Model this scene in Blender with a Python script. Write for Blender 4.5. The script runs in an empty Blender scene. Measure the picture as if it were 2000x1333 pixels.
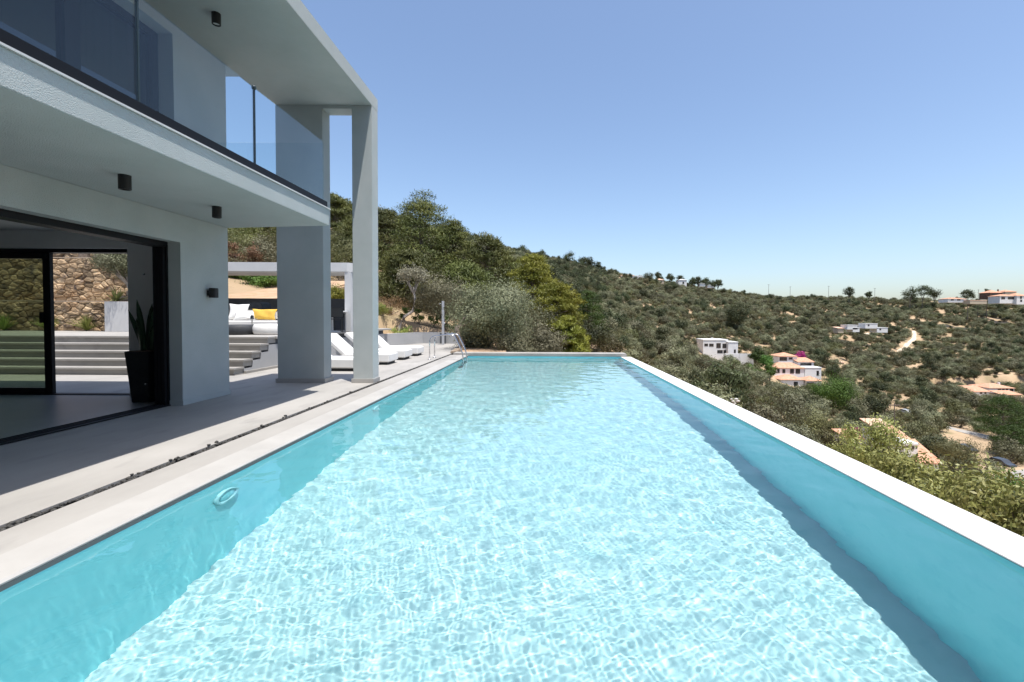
import bpy, bmesh, math, random
import numpy as np
from mathutils import Vector, Matrix
sc = bpy.context.scene
COL = sc.collection
R = math.radians
random.seed(11)
RNG = np.random.default_rng(11)

# ------------------------------------------------------------------ camera
CAMZ = 1.35
cam_d = bpy.data.cameras.new('camera'); cam = bpy.data.objects.new('camera', cam_d); COL.objects.link(cam)
sc.camera = cam
cam_d.sensor_width = 36.0; cam_d.lens = 16.02; cam_d.clip_start = 0.05; cam_d.clip_end = 6000
cam_d.shift_x = -0.0325; cam_d.shift_y = -0.0111
cam.matrix_world = Matrix.Translation((0, 0, CAMZ)) @ Matrix.Rotation(R(88.5), 4, 'X') @ Matrix.Rotation(R(0.3), 4, 'Z')

# ------------------------------------------------------------------ sky, sun, exposure
SUN = Vector((0.165, -0.19, 1.0)).normalized()
world = bpy.data.worlds.new('World'); sc.world = world; world.use_nodes = True
wn = world.node_tree
sky = wn.nodes.new('ShaderNodeTexSky'); sky.sky_type = 'NISHITA'; sky.sun_disc = False
sky.sun_elevation = math.asin(SUN.z); sky.sun_rotation = math.atan2(SUN.x, SUN.y)
sky.altitude = 100; sky.air_density = 1.0; sky.dust_density = 1.7; sky.ozone_density = 2.4
wn.links.new(sky.outputs[0], wn.nodes['Background'].inputs[0])
wn.nodes['Background'].inputs[1].default_value = 0.135
sun_d = bpy.data.lights.new('sun', 'SUN'); sun = bpy.data.objects.new('sun', sun_d); COL.objects.link(sun)
sun_d.energy = 4.5; sun_d.angle = R(0.5); sun_d.color = (1.0, 0.965, 0.91)
sun.rotation_euler = SUN.to_track_quat('Z', 'Y').to_euler(); sun.location = (20, -20, 80)
sun_d.cycles.is_caustics_light = True
vs = sc.view_settings
vs.view_transform = 'Standard'; vs.look = 'None'; vs.gamma = 1; vs.use_curve_mapping = False
vs.exposure = 0.64
sc.cycles.use_denoising = True
sc.cycles.max_bounces = 8; sc.cycles.transparent_max_bounces = 16
sc.cycles.diffuse_bounces = 3; sc.cycles.transmission_bounces = 6; sc.cycles.glossy_bounces = 4

# ------------------------------------------------------------------ materials
def _mat(name):
    m = bpy.data.materials.new(name); m.use_nodes = True
    return m, m.node_tree, m.node_tree.nodes['Principled BSDF']
def solid(name, c, rough=.5, metal=0., spec=.5):
    m, t, b = _mat(name)
    b.inputs['Base Color'].default_value = (*c, 1); b.inputs['Roughness'].default_value = rough
    b.inputs['Metallic'].default_value = metal; b.inputs['Specular IOR Level'].default_value = spec
    return m
def surf(name, c1, c2, scale=2., detail=6., rough=.7, bump=0., bscale=60., stretch=(1, 1, 1), lo=.35, hi=.65, bdist=.01, spec=.3, c3=None, s3=12., rand=0.):
    """two-tone noise surface with fine relief (object coordinates)"""
    m, t, b = _mat(name); N = t.nodes; L = t.links
    tc = N.new('ShaderNodeTexCoord'); mp = N.new('ShaderNodeMapping'); mp.inputs['Scale'].default_value = stretch
    L.new(tc.outputs['Object'], mp.inputs[0])
    n = N.new('ShaderNodeTexNoise'); n.inputs['Scale'].default_value = scale; n.inputs['Detail'].default_value = detail
    n.inputs['Roughness'].default_value = .6; L.new(mp.outputs[0], n.inputs['Vector'])
    r = N.new('ShaderNodeValToRGB'); r.color_ramp.elements[0].position = lo; r.color_ramp.elements[1].position = hi
    r.color_ramp.elements[0].color = (*c1, 1); r.color_ramp.elements[1].color = (*c2, 1)
    L.new(n.outputs['Fac'], r.inputs[0]); out = r.outputs[0]
    if c3:
        n3 = N.new('ShaderNodeTexNoise'); n3.inputs['Scale'].default_value = s3; n3.inputs['Detail'].default_value = 4
        L.new(mp.outputs[0], n3.inputs['Vector'])
        r3 = N.new('ShaderNodeValToRGB'); r3.color_ramp.elements[0].position = .56; r3.color_ramp.elements[1].position = .72
        L.new(n3.outputs['Fac'], r3.inputs[0])
        mx = N.new('ShaderNodeMixRGB'); mx.inputs[2].default_value = (*c3, 1)
        L.new(r3.outputs[0], mx.inputs[0]); L.new(out, mx.inputs[1]); out = mx.outputs[0]
    if rand:
        oi = N.new('ShaderNodeObjectInfo'); mr = N.new('ShaderNodeMapRange'); mr.inputs[3].default_value = 1 - rand; mr.inputs[4].default_value = 1 + rand
        L.new(oi.outputs['Random'], mr.inputs[0]); hs = N.new('ShaderNodeHueSaturation'); L.new(out, hs.inputs['Color']); L.new(mr.outputs[0], hs.inputs['Value']); out = hs.outputs[0]
    L.new(out, b.inputs['Base Color'])
    b.inputs['Roughness'].default_value = rough; b.inputs['Specular IOR Level'].default_value = spec
    if bump:
        nb = N.new('ShaderNodeTexNoise'); nb.inputs['Scale'].default_value = bscale; nb.inputs['Detail'].default_value = 3
        L.new(tc.outputs['Object'], nb.inputs['Vector'])
        bp = N.new('ShaderNodeBump'); bp.inputs['Strength'].default_value = bump; bp.inputs['Distance'].default_value = bdist
        L.new(nb.outputs['Fac'], bp.inputs['Height']); L.new(bp.outputs[0], b.inputs['Normal'])
    return m
def glass_thin(name, tint, refl=1.0, ior=1.5, rough=0.0):
    """thin pane: tinted see-through plus a mirror layer by Fresnel"""
    m = bpy.data.materials.new(name); m.use_nodes = True; t = m.node_tree; N = t.nodes; L = t.links; N.clear()
    tr = N.new('ShaderNodeBsdfTransparent'); tr.inputs[0].default_value = (*tint, 1)
    gl = N.new('ShaderNodeBsdfGlossy'); gl.inputs['Roughness'].default_value = rough; gl.inputs[0].default_value = (refl, refl, refl, 1)
    lw = N.new('ShaderNodeLayerWeight'); pw = N.new('ShaderNodeMath'); pw.operation = 'POWER'; pw.inputs[1].default_value = 4.5
    fr = N.new('ShaderNodeMapRange'); r0 = ((ior - 1) / (ior + 1)) ** 2; fr.inputs[3].default_value = r0; fr.inputs[4].default_value = 1.
    L.new(lw.outputs['Facing'], pw.inputs[0]); L.new(pw.outputs[0], fr.inputs[0])
    mx = N.new('ShaderNodeMixShader'); o = N.new('ShaderNodeOutputMaterial')
    L.new(fr.outputs[0], mx.inputs[0]); L.new(tr.outputs[0], mx.inputs[1]); L.new(gl.outputs[0], mx.inputs[2]); L.new(mx.outputs[0], o.inputs[0])
    return m
def leafmat(name, c1, c2, trans=.25, scale=1.1, rough=.55, hue=.02, c3=None):
    m, t, b = _mat(name); N = t.nodes; L = t.links
    tc = N.new('ShaderNodeTexCoord'); n = N.new('ShaderNodeTexNoise'); n.inputs['Scale'].default_value = scale; n.inputs['Detail'].default_value = 5
    L.new(tc.outputs['Object'], n.inputs['Vector'])
    r = N.new('ShaderNodeValToRGB'); r.color_ramp.elements[0].position = .32; r.color_ramp.elements[1].position = .68
    r.color_ramp.elements[0].color = (*c1, 1); r.color_ramp.elements[1].color = (*c2, 1)
    if c3:
        e = r.color_ramp.elements.new(.8); e.color = (*c3, 1)
    L.new(n.outputs['Fac'], r.inputs[0])
    oi = N.new('ShaderNodeObjectInfo'); hs = N.new('ShaderNodeHueSaturation')
    mr = N.new('ShaderNodeMapRange'); mr.inputs[3].default_value = .72; mr.inputs[4].default_value = 1.3
    mh = N.new('ShaderNodeMapRange'); mh.inputs[3].default_value = .5 - hue; mh.inputs[4].default_value = .5 + hue
    L.new(oi.outputs['Random'], mr.inputs[0]); L.new(oi.outputs['Random'], mh.inputs[0])
    L.new(r.outputs[0], hs.inputs['Color']); L.new(mr.outputs[0], hs.inputs['Value']); L.new(mh.outputs[0], hs.inputs['Hue'])
    L.new(hs.outputs[0], b.inputs['Base Color']); b.inputs['Roughness'].default_value = rough; b.inputs['Specular IOR Level'].default_value = .25
    tl = N.new('ShaderNodeBsdfTranslucent'); L.new(hs.outputs[0], tl.inputs[0])
    mx = N.new('ShaderNodeMixShader'); mx.inputs[0].default_value = trans
    L.new(b.outputs[0], mx.inputs[1]); L.new(tl.outputs[0], mx.inputs[2]); L.new(mx.outputs[0], t.nodes['Material Output'].inputs[0])
    return m

M = {}
M['plaster'] = surf('plaster_grey', (.415, .45, .445), (.465, .495, .49), 1.3, rough=.9, bump=.8, bscale=100, bdist=.014, spec=.15)
M['soffit'] = surf('plaster_soffit', (.40, .42, .42), (.45, .46, .46), 1.5, rough=.9, bump=.25, bscale=120, bdist=.006, spec=.15)
M['deck'] = surf('microcement_beige', (.29, .275, .254), (.36, .342, .318), 1.1, 8, .62, .12, 35, (1, .45, 1), bdist=.004, c3=(.265, .252, .235), s3=3.2)
M['lip'] = surf('coping_lip_white', (.345, .33, .31), (.40, .385, .362), 1.6, 6, .5, .08, 60, bdist=.003)
M['white_wall'] = surf('infinity_wall_white', (.58, .57, .56), (.66, .65, .64), 1.4, 6, .55, .1, 70, bdist=.003)
M['infloor'] = surf('interior_floor_grey', (.16, .165, .17), (.20, .205, .21), 1.2, 6, .35, spec=.5)
M['inwall'] = surf('interior_wall', (.58, .59, .59), (.62, .63, .63), 1.2, 4, .8)
M['black'] = solid('black_aluminium', (.008, .008, .010), .5, 0., .2)
M['blackp'] = surf('black_planter', (.012, .012, .013), (.02, .02, .021), 20, rough=.45)
M['lampblack'] = solid('black_lamp', (.008, .008, .009), .45)
M['lens'] = solid('lamp_lens', (.5, .5, .48), .2)
M['glass'] = glass_thin('railing_glass', (.92, .96, .97), .9)
M['winglass'] = glass_thin('window_glass', (.16, .20, .24), 1.0, 1.75)
M['doorglass'] = glass_thin('door_glass', (.50, .56, .46), .9)
M['seal'] = solid('pane_joint', (.02, .035, .04), .4)
M['steel'] = solid('polished_steel', (.62, .62, .63), .18, 1.)
M['pool'] = surf('pool_plaster_water_tint', (.27, .75, .80), (.32, .79, .84), 3, 6, .6, c3=(.24, .72, .78), s3=5)  # same finish as the floor; deeper tint stands in for light the water absorbs
M['poolfloor'] = surf('pool_plaster_sunlit_tint', (.32, .535, .56), (.365, .575, .60), 3, 6, .6, c3=(.29, .51, .54), s3=5)  # wall finish again, less saturated: sunlit washed-out look put into the colour
M['poolring'] = solid('pool_lamp_ring', (.36, .72, .76), .5)
M['tileline'] = solid('waterline_joint', (.10, .11, .11), .6)
M['pebble'] = surf('dark_pebble', (.04, .039, .037), (.09, .086, .08), 14, rough=.75, rand=.3)
M['channel'] = solid('drain_channel', (.05, .048, .045), .9)
M['lounge'] = surf('white_upholstery', (.66, .65, .63), (.70, .69, .67), 6, rough=.85, bump=.1, bscale=400, bdist=.002)
M['dkbase'] = solid('dark_plinth', (.02, .02, .02), .7)
M['yellow'] = surf('mustard_fabric', (.58, .36, .06), (.64, .41, .08), 8, rough=.9, bump=.15, bscale=300, bdist=.002)
M['pouf_dark'] = surf('charcoal_pouf', (.035, .037, .042), (.05, .052, .057), 9, rough=.6, bump=.1, bscale=250, bdist=.002)
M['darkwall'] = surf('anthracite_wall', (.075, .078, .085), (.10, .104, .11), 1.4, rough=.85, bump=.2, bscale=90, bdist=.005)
M['pergola'] = surf('pergola_plaster', (.50, .50, .50), (.55, .55, .55), 1.5, rough=.85, bump=.3, bscale=90, bdist=.006)
M['lowwall'] = surf('low_wall_grey', (.36, .365, .37), (.41, .41, .415), 1.1, rough=.85, bump=.2, bscale=80, bdist=.006)
M['stone'] = surf('rubble_stone', (.25, .165, .095), (.42, .31, .195), 2.3, 8, .9, .6, 22, bdist=.03, c3=(.13, .10, .085), s3=3.5, rand=.5)
M['mortar'] = surf('rubble_mortar', (.10, .07, .05), (.16, .115, .08), 6, rough=.95, bump=.5, bscale=30, bdist=.02)
M['ledge'] = surf('ledge_stone', (.34, .27, .20), (.42, .34, .26), 3, rough=.9, bump=.3, bscale=40)
M['soil'] = surf('ochre_soil', (.36, .235, .145), (.46, .32, .21), 1.5, 8, .95, .6, 9, bdist=.06, c3=(.30, .235, .12), s3=2.2)
M['bark'] = surf('bark', (.12, .095, .075), (.24, .20, .165), 9, 6, .9, .7, 30, (1, 1, .3), bdist=.02)
M['palebark'] = surf('pale_bark', (.26, .225, .19), (.38, .34, .30), 9, 6, .9, .6, 30, (1, 1, .3), bdist=.02)
M['showergrey'] = solid('shower_grey_paint', (.42, .43, .45), .4)
M['olive'] = leafmat('olive_leaf', (0.105, 0.112, 0.055), (0.205, 0.205, 0.125), .18, 1.6, hue=.012, c3=(0.27, 0.265, 0.175))
M['sage'] = leafmat('sage_leaf', (.26, .25, .17), (.38, .36, .26), .2, 2)
M['olive2'] = leafmat('olive_leaf_dry', (0.1, 0.095, 0.055), (0.19, 0.175, 0.105), .15, 1.4, hue=.012)
M['pine'] = leafmat('pine_needle', (.040, .056, .013), (.145, .150, .036), .12, .55, hue=.012)
M['pine2'] = leafmat('pine_needle_bright', (0.095, 0.11, 0.014), (0.235, 0.22, 0.032), .25, .6, hue=.01)
M['roundpine'] = leafmat('stone_pine_needle', (.028, .055, .010), (.065, .105, .018), .2, .7, hue=.01)
M['macchia'] = leafmat('macchia_leaf', (0.08, 0.082, 0.034), (0.215, 0.2, 0.095), .28, .5, hue=.03)
M['fol_olive'] = leafmat('far_olive_leaf', (0.115, 0.12, 0.062), (0.26, 0.255, 0.15), .28, .5, hue=.02)
M['fol_dark'] = leafmat('far_dark_leaf', (0.04, 0.052, 0.024), (0.095, 0.105, 0.045), .28, .5, hue=.02)
M['brightleaf'] = leafmat('bright_leaf', (0.055, 0.11, 0.02), (0.125, 0.2, 0.04), .25, .8)
M['laurel'] = leafmat('pale_laurel_leaf', (0.12, 0.14, 0.03), (0.36, 0.34, 0.12), .25, 9., .4, c3=(0.55, 0.49, 0.24))
M['dryshrub'] = leafmat('dry_shrub', (.17, .10, .045), (.27, .17, .075), .1, 2)
M['bougain'] = leafmat('bougainvillea', (.35, .03, .17), (.48, .05, .26), .2, 1)
M['yucca'] = leafmat('yucca_leaf', (.20, .23, .07), (.36, .37, .14), .2, 2)
M['grass'] = leafmat('grass_blade', (.14, .20, .035), (.30, .32, .09), .25, 3)
M['snake'] = leafmat('snake_plant_leaf', (.02, .05, .026), (.05, .095, .05), .05, 6, .4)
M['housewhite'] = surf('white_render', (.70, .69, .67), (.76, .75, .73), .6, rough=.85)
M['housebeige'] = surf('beige_render', (.46, .38, .28), (.52, .44, .33), .6, rough=.85)
M['housebrown'] = surf('brown_cladding', (.13, .075, .05), (.18, .11, .075), .8, rough=.8)
M['roof'] = surf('terracotta_tile', (.42, .215, .13), (.56, .315, .21), 1.2, 6, .85, .5, 4, bdist=.1)
M['roofpale'] = surf('pale_tile', (.52, .33, .23), (.62, .42, .31), 1.2, 6, .85, .5, 4, bdist=.1)
M['win'] = solid('dark_window', (.025, .028, .032), .15)
M['winfr'] = solid('brown_window_frame', (.12, .07, .045), .6)
M['road'] = surf('pale_road', (.28, .26, .235), (.36, .335, .30), .35, 6, .95)
M['track'] = surf('dirt_track', (.50, .40, .29), (.60, .50, .38), .4, 6, .95)
M['wood'] = surf('pole_wood', (.13, .10, .08), (.20, .16, .13), 4, rough=.9)
M['carw'] = solid('car_paint_silver', (.35, .36, .37), .3); M['card'] = solid('car_paint_dark', (.05, .055, .065), .25)
M['tyre'] = solid('tyre', (.015, .015, .015), .8)
M['curtain'] = surf('linen_curtain', (.30, .32, .32), (.36, .38, .38), 4, rough=.9)
M['tabletop'] = solid('white_table', (.62, .62, .62), .4)
M['rock'] = surf('white_rock', (.50, .47, .43), (.62, .59, .55), 2, rough=.9, bump=.5, bscale=8)

# ------------------------------------------------------------------ builders
def tag(o, label=None, cat=None, group=None, kind=None):
    if label: o['label'] = label
    if cat: o['category'] = cat
    if group: o['group'] = group
    if kind: o['kind'] = kind
    return o
def link(name, me, parent=None):
    o = bpy.data.objects.new(name, me); COL.objects.link(o)
    if parent is not None:
        o.parent = parent
        o.matrix_parent_inverse = Matrix.Translation(-Vector(parent.get('base', (0, 0, 0))))
    return o
def thing(name, label, cat, loc=(0, 0, 0), group=None):
    """Empty at the base; parts are then built in world coordinates"""
    o = bpy.data.objects.new(name, None); COL.objects.link(o); o.location = loc; o['base'] = tuple(loc)
    o.empty_display_size = .1
    return tag(o, label, cat, group)
class B:
    """collects shapes for one mesh"""
    def __init__(s): s.bm = bmesh.new()
    def box(s, x0, x1, y0, y1, z0, z1):
        v = [s.bm.verts.new(p) for p in ((x0, y0, z0), (x1, y0, z0), (x1, y1, z0), (x0, y1, z0), (x0, y0, z1), (x1, y0, z1), (x1, y1, z1), (x0, y1, z1))]
        for f in ((0, 3, 2, 1), (4, 5, 6, 7), (0, 1, 5, 4), (1, 2, 6, 5), (2, 3, 7, 6), (3, 0, 4, 7)): s.bm.faces.new([v[i] for i in f])
        return s
    def prism(s, poly, z0, z1):
        n = len(poly); a = [s.bm.verts.new((*p, z0)) for p in poly]; b = [s.bm.verts.new((*p, z1)) for p in poly]
        s.bm.faces.new(a[::-1]); s.bm.faces.new(b)
        for i in range(n): s.bm.faces.new((a[i], a[(i + 1) % n], b[(i + 1) % n], b[i]))
        return s
    def xprism(s, poly, x0, x1):   # profile in (y,z)
        n = len(poly); a = [s.bm.verts.new((x0, *p)) for p in poly]; b = [s.bm.verts.new((x1, *p)) for p in poly]
        s.bm.faces.new(a); s.bm.faces.new(b[::-1])
        for i in range(n): s.bm.faces.new((a[(i + 1) % n], a[i], b[i], b[(i + 1) % n]))
        return s
    def yprism(s, poly, y0, y1):   # profile in (x,z)
        n = len(poly); a = [s.bm.verts.new((p[0], y0, p[1])) for p in poly]; b = [s.bm.verts.new((p[0], y1, p[1])) for p in poly]
        s.bm.faces.new(a[::-1]); s.bm.faces.new(b)
        for i in range(n): s.bm.faces.new((a[i], a[(i + 1) % n], b[(i + 1) % n], b[i]))
        return s
    def tube(s, pts, rad, n=10, cap=True):
        pts = [Vector(p) for p in pts]
        if not isinstance(rad, (list, tuple)): rad = [rad] * len(pts)
        rings = []; up = Vector((0, 0, 1))
        for i, p in enumerate(pts):
            d = (pts[min(i + 1, len(pts) - 1)] - pts[max(i - 1, 0)]).normalized()
            ref = up if abs(d.z) < .95 else Vector((1, 0, 0))
            u = d.cross(ref).normalized(); w = u.cross(d)
            rings.append([s.bm.verts.new(p + (u * math.cos(2 * math.pi * k / n) + w * math.sin(2 * math.pi * k / n)) * rad[i]) for k in range(n)])
        for i in range(len(rings) - 1):
            for k in range(n): s.bm.faces.new((rings[i][k], rings[i][(k + 1) % n], rings[i + 1][(k + 1) % n], rings[i + 1][k]))
        if cap: s.bm.faces.new(rings[0][::-1]); s.bm.faces.new(rings[-1])
        return s
    def lathe(s, c, prof, n=24, axis='z'):
        rings = []
        for r, h in prof:
            ring = []
            for k in range(n):
                a = 2 * math.pi * k / n
                p = (r * math.cos(a), r * math.sin(a), h) if axis == 'z' else (h, r * math.cos(a), r * math.sin(a))
                ring.append(s.bm.verts.new((c[0] + p[0], c[1] + p[1], c[2] + p[2])))
            rings.append(ring)
        for i in range(len(rings) - 1):
            for k in range(n): s.bm.faces.new((rings[i][k], rings[i][(k + 1) % n], rings[i + 1][(k + 1) % n], rings[i + 1][k]))
        if prof[0][0] > 1e-4: s.bm.faces.new(rings[0][::-1])
        if prof[-1][0] > 1e-4: s.bm.faces.new(rings[-1])
        return s
    def mesh(s, name, mat, bevel=0., seg=2, smooth=False):
        if bevel: bmesh.ops.bevel(s.bm, geom=list(s.bm.edges), offset=bevel, segments=seg, affect='EDGES', clamp_overlap=True)
        bmesh.ops.recalc_face_normals(s.bm, faces=list(s.bm.faces))
        me = bpy.data.meshes.new(name); s.bm.to_mesh(me); s.bm.free(); me.materials.append(M[mat])
        if smooth: me.polygons.foreach_set('use_smooth', [True] * len(me.polygons))
        return me
    def build(s, name, mat, parent=None, bevel=0., seg=2, smooth=False):
        return link(name, s.mesh(name, mat, bevel, seg, smooth), parent)
def npmesh(name, V, F, mats, midx=None, smooth=False):
    V = np.asarray(V, dtype=np.float32); F = np.asarray(F, dtype=np.int32); k = F.shape[1]
    me = bpy.data.meshes.new(name); me.vertices.add(len(V)); me.vertices.foreach_set('co', V.ravel())
    me.loops.add(F.size); me.loops.foreach_set('vertex_index', F.ravel())
    me.polygons.add(len(F)); me.polygons.foreach_set('loop_start', np.arange(0, F.size, k, dtype=np.int32))
    for m in mats: me.materials.append(M[m])
    if midx is not None: me.polygons.foreach_set('material_index', np.asarray(midx, dtype=np.int32))
    if smooth: me.polygons.foreach_set('use_smooth', np.ones(len(F), dtype=bool))
    me.update(calc_edges=True); me.validate()
    return me
def copy_tree(o):
    c = o.copy(); COL.objects.link(c)
    for ch in list(o.children):
        k = ch.copy(); COL.objects.link(k); k.parent = c
        for g in list(ch.children):
            q = g.copy(); COL.objects.link(q); q.parent = k
    return c
def YH(px): return 621 + .0053 * (px - 1065)
def at(px, py, Y): return Vector(((px - 1065) * Y / 890, Y, CAMZ + (YH(px) - py) * Y / 890))

# ------------------------------------------------------------------ terrain
TY = np.array([15, 25, 40, 60, 90, 120, 178, 260, 340, 420, 560, 900.])
TP = np.array([-600, 300, 500, 700, 900, 1100, 1228, 1400, 1550, 1800, 2000, 2600.])
TZ = np.array([
    [3, 5, 9, 15, 24, 32, 46, 64, 80, 92, 85, 60],
    [2.5, 4.5, 9, 15, 24, 32, 46, 64, 80, 92, 85, 60],
    [1.5, 3.3, 8, 14, 23, 31, 45, 62, 78, 90, 82, 60],
    [.5, 1.8, 6, 11, 19, 26, 39, 56, 71, 84, 75, 50],
    [-.3, .3, 3, 7, 13, 18, 29, 44, 58, 70, 60, 40],
    [-1.2, -1.8, -1.2, 0, 3, 6, 13, 26, 39, 51, 40, 25],
    [-3, -4.4, -5, -5.5, -5.5, -4.5, -2, 12, 26, 39, 28, 15],
    [-4.5, -6, -8, -10.5, -14, -15, -14, -3, 12, 25, 14, 5],
    [-6, -8, -12, -17, -23, -25, -22, -9, 6, 19, 8, 0],
    [-8, -10.5, -14, -19, -26, -27.5, -28, -20, -2, 19, 8, -5],
    [-10, -12, -15, -20, -27, -28.5, -28, -18, -3, 13, 4, -8],
    [-14, -18, -24, -28, -31, -31, -28, -16, -3, 10, 2, -10]], dtype=float)
def vnoise(x, y, s, seed=0):
    x = x / s + seed * 17.3; y = y / s - seed * 9.1
    return (np.sin(x * 1.3 + 1.7 * np.sin(y * .9)) + np.sin(y * 1.7 + 1.3 * np.sin(x * 1.1 + 2)) + .6 * np.sin(2.3 * x + 1.9 * y)) / 2.6
def sstep(a, b, x):
    t = np.clip((x - a) / (b - a), 0, 1); return t * t * (3 - 2 * t)
def terrain(x, y):
    x = np.asarray(x, dtype=float); y = np.asarray(y, dtype=float)
    yy = np.maximum(y, 15.); px = np.clip(1065 + 890 * x / yy, TP[0], TP[-1] - .01)
    yc = np.clip(yy, TY[0], TY[-1] - .01)
    i = np.clip(np.searchsorted(TP, px, side='right') - 1, 0, len(TP) - 2); j = np.clip(np.searchsorted(TY, yc, side='right') - 1, 0, len(TY) - 2)
    a = (px - TP[i]) / (TP[i + 1] - TP[i]); b = (yc - TY[j]) / (TY[j + 1] - TY[j])
    z = (1 - a) * (1 - b) * TZ[i, j] + a * (1 - b) * TZ[i + 1, j] + (1 - a) * b * TZ[i, j + 1] + a * b * TZ[i + 1, j + 1]
    zn = np.where(x > 3.1, np.maximum(-2.6 - (x - 3.1) * .5, -15.), np.where(x < -7, .5, -2.4))
    w = sstep(12, 25, y); z = w * z + (1 - w) * zn
    d = np.hypot(x, y); z = z + np.clip(d / 120, 0, 1) * (1.4 * vnoise(x, y, 23) + .5 * vnoise(x, y, 7, 1)) + .15 * vnoise(x, y, 2.2, 3)
    z = np.where(y < -9, np.maximum(z, np.minimum((-9 - y) * .55, 14) - 2.), z)  # unseen bank added behind the camera, holds trees that block sky light
    def clamp(z, x0, x1, y0, y1, lim):
        ins = (x > x0) & (x < x1) & (y > y0) & (y < y1); return np.where(ins, np.minimum(z, lim), z)
    z = clamp(z, 164, 218, 158, 202, -29.7); z = clamp(z, -3.9, 3.4, -8, 17.2, -2.4); z = clamp(z, -8.2, -3.2, -8, 24.2, -.4); z = clamp(z, -26, -6.8, -8, 12.4, -.4); z = clamp(z, -26, -6.5, 12, 18.6, .3)
    return z
def tz(x, y): return float(terrain(np.array([x]), np.array([y]))[0])
def on_ground(px, py, y0=24., y1=520.):
    """first point of the terrain on the sight line, as a world position"""
    Y = np.geomspace(y0, y1, 1500); X = (px - 1065) * Y / 890; Z = CAMZ + (YH(px) - py) * Y / 890
    hit = np.nonzero(Z < terrain(X, Y))[0]
    k = hit[0] if len(hit) else len(Y) - 1
    return Vector((X[k], Y[k], tz(X[k], Y[k])))

gx = 1.0 * np.sinh(np.linspace(-1, 1, 281) * 7.35); gy = np.concatenate([-np.geomspace(70, 1, 18), np.linspace(0, 40, 101)[:-1], np.geomspace(40, 1000, 170)])
GX, GY = np.meshgrid(gx, gy); GZ = terrain(GX, GY)
V = np.stack([GX, GY, GZ], -1).reshape(-1, 3); ii = np.arange(GX.size).reshape(GX.shape)
F = np.stack([ii[:-1, :-1], ii[:-1, 1:], ii[1:, 1:], ii[1:, :-1]], -1).reshape(-1, 4)
M['ground'] = surf('dry_hillside', (.27, .195, .115), (.42, .30, .19), .06, 12, .95, .5, 1.2, bdist=.3, c3=(.17, .155, .075), s3=.11, lo=.38, hi=.62)
tag(link('ground', npmesh('ground', V, F, ['ground'], smooth=True)), kind='structure')

# ------------------------------------------------------------------ pool
PX0, PX1, PY0, PY1, PF, WZ = -2.774, 2.71, -.3, 16.3, -1.67, -.07
pool = thing('swimming_pool', 'long turquoise infinity pool running away from the camera beside the terrace', 'swimming pool', (0, 8, PF))
bf = B().box(PX0 - .2, PX1 + .2, PY0 - .2, PY1 + .2, PF - .2, PF).build('basin_floor', 'poolfloor', pool)
bl = B().box(PX0 - .2, PX0, PY0, PY1, PF, -.035).build('basin_wall', 'pool', pool)
brw = B().box(PX1, PX1 + .05, PY0, PY1, PF, -.052).build('basin_wall', 'pool', pool)
bb = B().box(PX0 - .2, PX1 + .05, PY1, PY1 + .2, PF, -.035).build('basin_wall', 'pool', pool)
bn = B().box(PX0 - .2, PX1 + .05, PY0 - .2, PY0, PF, -.035).build('basin_wall', 'pool', pool)
for o in (bf, bl, brw, bb, bn): o.cycles.is_caustics_receiver = True
B().box(PX1, PX1 + .366, PY0 - .6, PY1 + .02, -.05, -.04).box(PX1 + .052, PX1 + .366, PY0 - .6, PY1 + .02, -3.4, -.052).build('infinity_wall', 'white_wall', pool, .004)
B().yprism([(-3.386, -.25), (-3.386, 0), (-3.06, 0), (PX0 - .012, -.012), (PX0, -.022), (PX0, -.034), (PX0 - .1, -.034), (PX0 - .1, -.25)], -3, PY1 + .02).build('coping', 'deck', pool)
B().yprism([(-3.055, .002), (PX0 - .012, -.009), (PX0 + .003, -.022), (PX0 + .003, -.03), (PX0 - .012, -.014), (-3.055, -.003)], -3, PY1 + .018).build('coping_lip', 'lip', pool)
B().box(PX0 - .01, PX0 + .004, PY0, PY1, -.062, -.0345).build('edge_joint', 'tileline', pool)
B().box(-3.3, 2.92, PY1 - .012, PY1 + .62, -.034, .07).build('far_curb', 'deck', pool, .006)
B().box(-3.386, PX1 + .36, -3, PY0 - .205, -.25, -.005).build('near_coping', 'deck', pool)
def pool_lamp(y, z, label):
    t = thing('pool_lamp', label, 'pool light', (PX0, y, z), 'underwater lamps')
    B().lathe((PX0 + .001, y, z), [(.145, 0), (.145, .018), (.138, .028), (.118, .028), (.108, .018), (.105, .008)], 32, 'x').build('ring', 'poolring', t, smooth=True)
    B().lathe((PX0 + .001, y, z), [(.104, 0), (.1, .014), (.05, .024), (.0001, .027)], 28, 'x').build('lens', 'pool', t, smooth=True)
    for c in t.children: c.cycles.is_caustics_receiver = True
pool_lamp(3.92, -.48, 'round white underwater lamp nearest the camera on the left pool wall')
pool_lamp(7.44, -.46, 'round white underwater lamp farther along the left pool wall')
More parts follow.
